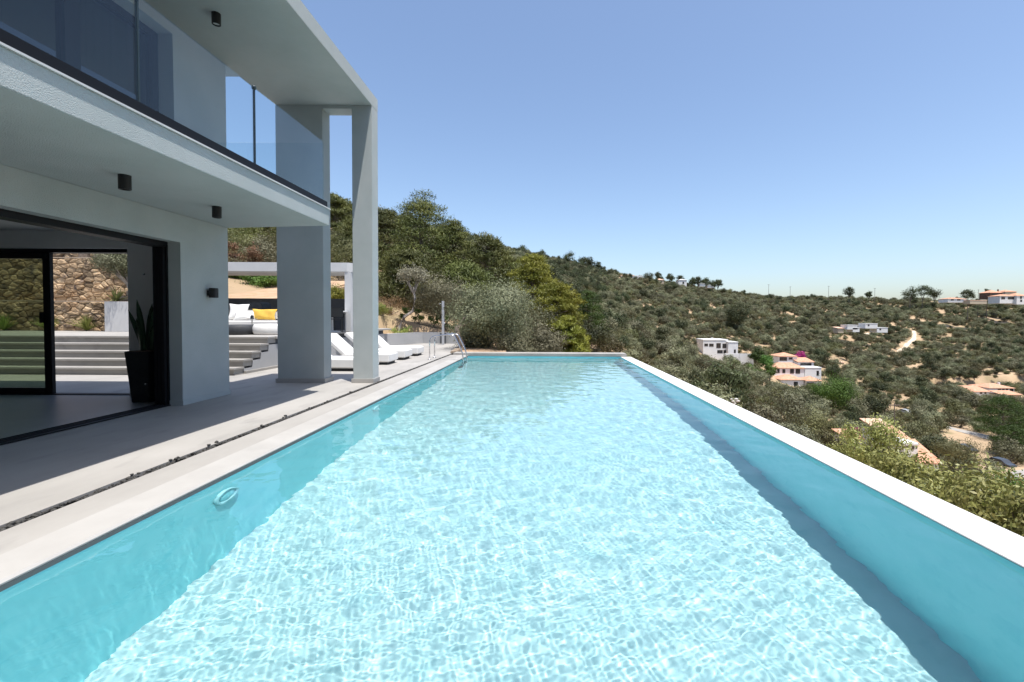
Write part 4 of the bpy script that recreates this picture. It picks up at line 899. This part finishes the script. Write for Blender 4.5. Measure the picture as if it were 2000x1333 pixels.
H('small orange roof left of the flowering shrub', 1661, 1688, 852, 860, 868, 76, 3.6, 'shed')
H('white garden building with small windows left of the orange roof', 1772, 1799, 868, 871, 888, 67, 3.4, 'flat', wins=((1777, 1780, 874, 879), (1788, 1791, 874, 879)))

# ------------------------------------------------------------------ roads and tracks
def strip(name, pts, w, mat, lift=.12):
    P = [on_ground(*p) for p in pts]; Q = []
    for i in range(len(P) - 1):
        n = max(2, int((P[i + 1] - P[i]).length / 1.5))
        for k in range(n): Q.append(P[i].lerp(P[i + 1], k / n))
    Q.append(P[-1]); V = []; F = []
    for i, p in enumerate(Q):
        d = (Q[min(i + 1, len(Q) - 1)] - Q[max(i - 1, 0)]); d.z = 0; d.normalize(); s = Vector((-d.y, d.x, 0))
        for k in (-1, -.33, .33, 1):
            q = p + s * w / 2 * k; V.append((q.x, q.y, tz(q.x, q.y) + lift - (.3 if abs(k) == 1 else 0)))
        keep.append((p.x, p.y, w / 2 + 1.6))
    for i in range(len(Q) - 1):
        for k in range(3): F.append((i * 4 + k, i * 4 + k + 1, i * 4 + k + 5, i * 4 + k + 4))
    return tag(link(name, npmesh(name, V, F, [mat], smooth=True)), kind='structure')
strip('road', [(1735, 806), (1775, 815), (1815, 828), (1860, 838), (1905, 848), (1960, 862), (2060, 880)], 4.5, 'road', .3)
strip('dirt_track', [(1748, 697), (1758, 688), (1768, 682), (1778, 670), (1786, 662), (1786, 648)], 2.4, 'track', .5)
strip('lower_road', [(1950, 945), (1985, 940), (2030, 925), (2080, 905)], 3.4, 'road', .3)
strip('footpath', [(1690, 655), (1712, 652), (1728, 658), (1745, 663)], 3.0, 'track', .5)

# ------------------------------------------------------------------ parked cars, poles
def car(px, Y, mat, label, rz):
    g = gpos(px, Y); o = thing('parked_car', label, 'car', (0, 0, 0), 'cars parked on the valley road')
    b = B().xprism([(-2.1, .35), (-2.1, .75), (-1.3, .9), (-.7, 1.4), (.9, 1.42), (1.6, .95), (2.1, .85), (2.1, .35)], -.85, .85); b.build('body', mat, o, .06)
    B().xprism([(-1.15, .93), (-.66, 1.34), (.86, 1.36), (1.42, .95)], -.86, .86).build('windows', 'win', o)
    for x in (-.8, .8):
        for y in (-1.3, 1.3): B().lathe((x - .1, y, .33), [(.33, 0), (.33, .2)], 16, 'x').build('wheel', 'tyre', o)
    o.location = (g.x, g.y, g.z + .35); o.rotation_euler = (0, 0, rz); keep.append((g.x, g.y, 3.))
car(1773, 142, 'carw', 'silver car parked at the left end of the valley road', .25); car(1803, 134, 'card', 'dark car parked beside the valley road bend', .2)
car(1893, 96, 'card', 'dark car parked behind the bushes near the orange roof', .1); car(1962, 84, 'card', 'dark car beside the lower road at the right border', .15)
for i, (px, py_, yt, Y) in enumerate(((1500, 573, 556, 400), (1542, 574, 560, 400), (1617, 575, 559, 400), (1707, 577, 563, 395), (1751, 850, 788, 82), (1909, 580, 566, 360))):
    g = gpos(px, Y); top = CAMZ + (YH(px) - yt) * Y / 890; r = .16 if Y > 200 else .1
    o = thing('utility_pole', ['thin utility pole on the ridge above the red roofed houses', 'second thin pole on the ridge, right of the first', 'tallest thin pole in the middle of the ridge', 'thin pole near the round ridge tree', 'wooden pole beside the valley road', 'thin pole next to the skyline houses'][i], 'pole', (g.x, g.y, g.z), 'utility poles')
    B().tube([(g.x, g.y, g.z - .5), (g.x, g.y, max(top, g.z + 5))], [r, r * .7], 8).build('post', 'wood', o)
    B().box(g.x - 1., g.x + 1., g.y - .08, g.y + .08, max(top, g.z + 5) - .5, max(top, g.z + 5) - .35).build('crossarm', 'wood', o)
t = thing('white_rocks', 'pile of pale rocks beside the pool edge on the right slope', 'rocks', at(1437, 778, 19))
for k in range(5):
    v, f = rocks[k]; c = at(1437 + (k - 2) * 3, 781 + (k % 3) * 4, 19); link('rock', npmesh('rock', v * np.array([.07, .05, .035]) * (1 + .15 * k) + np.array(c), f, ['rock']), t)

# ------------------------------------------------------------------ hillside trees
KEEP = np.array(keep)
TPL = bpy.data.collections.new('tree_templates')
tpl = []
spec = [('fol_olive', 3.6, 4.2, .36, .15), ('fol_olive', 3.2, 4.6, .36, .15), ('macchia', 3.0, 4.0, .34, .15), ('macchia', 2.4, 3.6, .34, .15), ('fol_dark', 4.6, 4.4, .36, .15), ('fol_olive', 2.8, 3.4, .32, .13), ('fol_dark', 5.6, 3.6, .36, .15)]
for i, (m_, h, w, ll, lw) in enumerate(spec):
    cv, tv = broad(400 + i, h, w, 2300, ll, lw, base=.10, lobes=15, trunk_r=.13, gap=.42, sub=7)
    Vv, Ff = cat([cv, tv]); me = npmesh('hillside_tree', Vv, Ff, [m_, 'bark'], np.r_[np.zeros(len(cv[1])), np.ones(len(tv[1]))])
    o = bpy.data.objects.new('template_%02d' % i, me); TPL.objects.link(o); tpl.append(o)
HT = [s[1] for s in spec]; WD = [s[2] for s in spec]
tr = np.random.default_rng(77)
N = 36000
Yc = 26 + (500 - 26) * np.sqrt(tr.random(N)); pxs = tr.uniform(430, 2110, N); Xc = (pxs - 1065) * Yc / 890
# keep an even density on the ground: thin the near ones by the width of the view
Zc = terrain(Xc, Yc)
dens = .5 + .55 * vnoise(Xc, Yc, 22, 2) + .5 * vnoise(Xc, Yc, 8, 4)
ok = dens > tr.uniform(-.3, .58, N)
ok &= ~((pxs < 1110) & (Yc < 44)); ok &= ~((pxs < 690) & (Yc > 130)); ok &= ~((Yc < 30) & (pxs > 1400))
ok &= ~((np.abs(pxs - 1905) < 60) & (Yc > 78) & (Yc < 112) & (dens < 1.0))    # dry meadow by the road
for kx, ky, kr in KEEP: ok &= (Xc - kx) ** 2 + (Yc - ky) ** 2 > kr * kr
scl = (.45 + 1.05 * tr.random(N) ** 1.6) * np.where(Yc < 70, .72, 1.); kind = tr.choice(7, N, p=[.24, .2, .2, .14, .09, .1, .03])
kind = np.where((pxs < 1180) & (Yc > 200) & (tr.random(N) < .4), 4, kind)
ytop = YH(pxs) - (Zc + np.array(HT)[kind] * scl - CAMZ) * 890 / Yc
edge = np.where(pxs > 1228, 690 + .468 * (pxs - 1228), 688)
ok &= ytop < edge + 10
# low things in front of houses stay low: nothing tall on the sight line to a facade
fac = [(1368, 1476, 664, 166, 694), (1508, 1610, 688, 150, 748), (1896, 2002, 750, 165, 769), (1632, 1738, 631, 240, 648), (1926, 2003, 566, 300, 588), (1846, 1930, 580, 300, 590), (1208, 1260, 536, 360, 544), (1278, 1300, 544, 360, 553), (1320, 1344, 545, 360, 557), (1362, 1398, 553, 360, 562), (1655, 1692, 850, 60, 868), (1724, 1786, 834, 55, 872), (1768, 1848, 868, 50, 912), (1742, 1792, 648, 170, 697), (1738, 1915, 806, 80, 846), (1950, 2010, 905, 40, 945)]
hw = np.array(WD)[kind] * scl * 890 / Yc / 2
for a, b_, yt, Y, yb in fac: ok &= ~((pxs + hw > a) & (pxs - hw < b_) & (ytop < yb - 3) & (Yc < Y + 14))
sel = np.nonzero(ok)[0]
back = np.nonzero(ok)[0][:0]
# thin out crowded spots
cell = {}; keepi = []
for i in sel:
    k = (int(Xc[i] // 6), int(Yc[i] // 6)); lst = cell.setdefault(k, []); r = 1.25 * scl[i] + .4
    if all((Xc[i] - Xc[j]) ** 2 + (Yc[i] - Yc[j]) ** 2 > r * r for dx in (-1, 0, 1) for dy in (-1, 0, 1) for j in cell.get((k[0] + dx, k[1] + dy), ())): lst.append(i); keepi.append(i)
sel = np.array(keepi)
size = scl[sel] * np.array(WD)[kind[sel]] / Yc[sel]
order = sel[np.argsort(-size)]
nm = ['olive_tree', 'olive_tree', 'macchia_bush', 'macchia_bush', 'oak_tree', 'olive_tree', 'oak_tree']
desc = ['rounded grey green olive', 'wide grey green olive', 'brownish green scrub bush', 'flat scrub bush', 'dark green oak', 'slight olive', 'upright dark green oak']
LM = [(1130, 680, 'the bright pines'), (1149, 600, 'the round stone pine'), (1228, 690, 'the far pool corner'), (1330, 738, 'the near half of the pool edge'), (1400, 680, 'the flat white villa'), (1448, 700, 'the long white garden wall'), (1290, 550, 'the cream ridge house'), (1380, 558, 'the white ridge sheds'), (1440, 605, 'the dark spreading tree'),
      (1540, 700, 'the topmost terracotta house'), (1540, 725, 'the middle terracotta house'), (1550, 755, 'the lower terracotta houses'), (1628, 765, 'the large bright green tree'), (1525, 790, 'the round leafy tree'), (1700, 640, 'the white ruins'), (1770, 675, 'the dirt track'), (1765, 812, 'the parked silver car'), (1750, 850, 'the pale roofed house'), (1820, 890, 'the orange roof'),
      (1880, 842, 'the bend of the valley road'), (1965, 815, 'the large umbrella pine'), (1918, 766, 'the long terracotta roof'), (1960, 762, 'the hip roofed house'), (1970, 585, 'the skyline houses'), (1868, 587, 'the long skyline house'), (1800, 565, 'the three skyline trees'), (1640, 710, 'the small peach roof'), (1675, 860, 'the small orange roof')]
def zone(px, py, s):
    d = [math.hypot(px - a, (py - b) * 1.5) for a, b, _ in LM]; k = int(np.argmin(d)); a, b, n = LM[k]; dx, dy = px - a, py - b
    far = 'just ' if d[k] < 40 else 'some way ' if d[k] > 85 else ''
    rel = ('right of ' if dx > 0 else 'left of ') if abs(dx) > abs(dy) * 1.1 else ('below ' if dy > 0 else 'above ')
    return ('big ' if s > 1.02 else 'small ' if s < .72 else ''), far + rel + n
GL = {}
vis = pxs[order] > 1115
order = np.r_[order[vis], order[~vis]]
for i in order[:270]:
    o = bpy.data.objects.new(nm[kind[i]], tpl[kind[i]].data); COL.objects.link(o)
    o.location = (Xc[i], Yc[i], Zc[i] - .1); o.rotation_euler = (0, 0, tr.uniform(0, 6.28)); o.scale = (scl[i], scl[i], scl[i] * tr.uniform(.85, 1.15))
    sz, z_ = zone(pxs[i], (ytop[i] + YH(pxs[i]) - (Zc[i] - CAMZ) * 890 / Yc[i]) / 2, scl[i] * (1.3 if Yc[i] < 70 else 1))
    GL.setdefault(sz + desc[kind[i]] + ' ' + z_, []).append((pxs[i], o))
    tag(o, (sz + desc[kind[i]] + ' ' + z_), 'bush' if 'bush' in nm[kind[i]] else 'tree', 'trees and bushes of the hillside grove')
ORD = ['leftmost', 'second from left', 'third from left', 'fourth from left', 'fifth from left', 'sixth from left', 'seventh from left']
for lb, lst in GL.items():
    if len(lst) > 1:
        lst.sort(key=lambda q: q[0])
        for k, (_, o) in enumerate(lst): o['label'] = lb + ', ' + ('rightmost' if k == len(lst) - 1 else ORD[min(k, 6)])
rest = order[270:]
# the rest of the grove reads as one mass
nb = 480; bx = tr.uniform(-40, 40, nb); by = tr.uniform(-28, -10.5, nb)      # unseen trees added behind the camera to block low sky light
Xc = np.r_[Xc, bx]; Yc = np.r_[Yc, by]; Zc = np.r_[Zc, terrain(bx, by)]; scl = np.r_[scl, tr.uniform(1.3, 2.2, nb)]; kind = np.r_[kind, tr.choice([4, 6, 4, 2], nb)]
rest = np.r_[rest, np.arange(N, N + nb)]
me = bpy.data.meshes.new('hillside_grove'); me.vertices.add(len(rest)); me.vertices.foreach_set('co', np.stack([Xc[rest], Yc[rest], Zc[rest] - .1], -1).astype(np.float32).ravel())
for an, ty, vals in (('scl', 'FLOAT', scl[rest]), ('rotz', 'FLOAT', tr.uniform(0, 6.28, len(rest))), ('idx', 'INT', kind[rest])):
    me.attributes.new(an, ty, 'POINT').data.foreach_set('value', np.asarray(vals, dtype=np.int32 if ty == 'INT' else np.float32))
grove = tag(link('hillside_grove', me), 'far olive groves and scrub covering the hillside across the valley, plus added unseen trees', 'grove', kind='stuff')
ng = bpy.data.node_groups.new('grove', 'GeometryNodeTree')
ng.interface.new_socket('Geometry', in_out='INPUT', socket_type='NodeSocketGeometry'); ng.interface.new_socket('Geometry', in_out='OUTPUT', socket_type='NodeSocketGeometry')
gi = ng.nodes.new('NodeGroupInput'); go = ng.nodes.new('NodeGroupOutput'); ip = ng.nodes.new('GeometryNodeInstanceOnPoints'); ci = ng.nodes.new('GeometryNodeCollectionInfo')
ci.inputs['Collection'].default_value = TPL; ci.inputs['Separate Children'].default_value = True; ci.inputs['Reset Children'].default_value = True
def attr(n, ty):
    a = ng.nodes.new('GeometryNodeInputNamedAttribute'); a.data_type = ty; a.inputs['Name'].default_value = n; return a.outputs['Attribute']
cx = ng.nodes.new('ShaderNodeCombineXYZ'); ng.links.new(attr('rotz', 'FLOAT'), cx.inputs[2])
ng.links.new(gi.outputs[0], ip.inputs['Points']); ng.links.new(ci.outputs[0], ip.inputs['Instance']); ip.inputs['Pick Instance'].default_value = True
ng.links.new(attr('idx', 'INT'), ip.inputs['Instance Index']); ng.links.new(cx.outputs[0], ip.inputs['Rotation']); ng.links.new(attr('scl', 'FLOAT'), ip.inputs['Scale'])
ng.links.new(ip.outputs[0], go.inputs[0])
md = grove.modifiers.new('grove', 'NODES'); md.node_group = ng

# --- trees that stand out on the hillside
def hill_tree(name, label, cat_, px, yt, Y, w, mat, seed, n=6000, ll=.4, lw=.17, kind_='broad', hmin=3., group=None):
    g = gpos(px, Y); h = max(hmin, CAMZ + (YH(px) - yt) * Y / 890 - g.z)
    if kind_ == 'pine': cv, tv = pine(seed, h, w, n, ll, lw, base=max(.1, 1 - w * .8 / h), puffs=30, pr=.2, cone=1.3, squash=.7, trunk_r=.25)
    else: cv, tv = broad(seed, h, w, n, ll, lw, base=max(.08, 1 - w * .95 / h), lobes=20, trunk_r=.22, gap=.4, sub=7)
    return plant_tree(name, label, cat_, g, cv, tv, mat, group=group)
hill_tree('leafy_tree', 'large bright green round tree below the terracotta roofed houses', 'tree', 1628, 737, 135, 12.5, 'brightleaf', 500, 12000, .42, .2)
hill_tree('umbrella_pine', 'large dark spreading pine at the right border above the road', 'pine tree', 1965, 778, 112, 12, 'roundpine', 501, 14000, .4, .1, 'pine')
hill_tree('umbrella_pine', 'smaller dark pine in the shade at the right border beside the meadow', 'pine tree', 1985, 838, 95, 8, 'roundpine', 502, 9000, .4, .1, 'pine')
hill_tree('leafy_tree', 'dark spreading tree with shade behind the flat white villa', 'tree', 1440, 590, 255, 14, 'fol_dark', 503, 9000, .6, .3)
hill_tree('bougainvillea', 'magenta bougainvillea beside the topmost terracotta roofed house', 'bush', 1563, 689, 192, 5, 'bougain', 504, 3500, .4, .25, hmin=2.)
hill_tree('bougainvillea', 'small magenta bougainvillea above the small orange roof', 'bush', 1675, 836, 80, 1.7, 'bougain', 505, 1200, .2, .12, hmin=1.2)
for i, (px, yt, Y, w, lb) in enumerate(((1480, 682, 168, 5, 'green tree left of the topmost terracotta roofed house'), (1500, 694, 165, 5, 'bright green bush below the white garden wall'), (1468, 712, 158, 5, 'green bush under the white garden wall, left'), (1505, 715, 160, 4, 'green bush left of the middle long house'))):
    hill_tree('leafy_tree', lb, 'tree', px, yt, Y, w, 'brightleaf' if i else 'roundpine', 510 + i, 5000, .4, .2)
for i, (px, yt, Y, w, lb) in enumerate(((1110, 492, 400, 10, 'round dark tree alone on the left skyline'), (1138, 499, 395, 9, 'dark pine at the left of the skyline clump'), (1152, 503, 395, 8, 'dark pine in the middle of the skyline clump'), (1166, 511, 395, 7, 'dark pine at the right of the skyline clump'),
        (1055, 487, 405, 9, 'dark tree on the skyline above the bright pines'), (1020, 480, 405, 9, 'dark tree on the skyline near the pine bank'), (1196, 527, 400, 8, 'dark bush left of the reddish ridge building'), (1266, 534, 385, 10, 'dark pine left of the cream ridge house'), (1285, 532, 405, 7, 'pine behind the cream ridge house'), (1308, 536, 400, 7, 'pine between the cream and white ridge houses'), (1328, 538, 405, 7, 'pine behind the white ridge house'),
        (1353, 543, 392, 7, 'dark pine right of the white ridge house'), (1362, 541, 392, 8, 'second dark pine right of the white ridge house'), (1379, 543, 392, 8, 'dark pine over the white sheds'), (1391, 549, 390, 6, 'small dark pine over the right white shed'), (1401, 546, 390, 7, 'last dark pine of the ridge row'), (1310, 552, 360, 11, 'dark green tree below the ridge houses'),
        (1657, 562, 395, 8, 'round dark tree on the middle of the skyline'), (1696, 570, 395, 5, 'small dark tree on the skyline'), (1776, 561, 380, 11, 'left tree of the three on the right skyline'), (1800, 557, 380, 11, 'middle tree of the three on the right skyline'), (1824, 559, 380, 11, 'right tree of the three on the right skyline'), (1889, 566, 350, 9, 'round dark tree near the skyline houses'), (1926, 565, 360, 3, 'slim conifer beside the brown skyline house'))):
    hill_tree('skyline_tree', lb, 'tree', px, yt, Y, w, 'fol_dark', 520 + i, 1800, .8, .4, hmin=5., group='dark trees along the skyline')
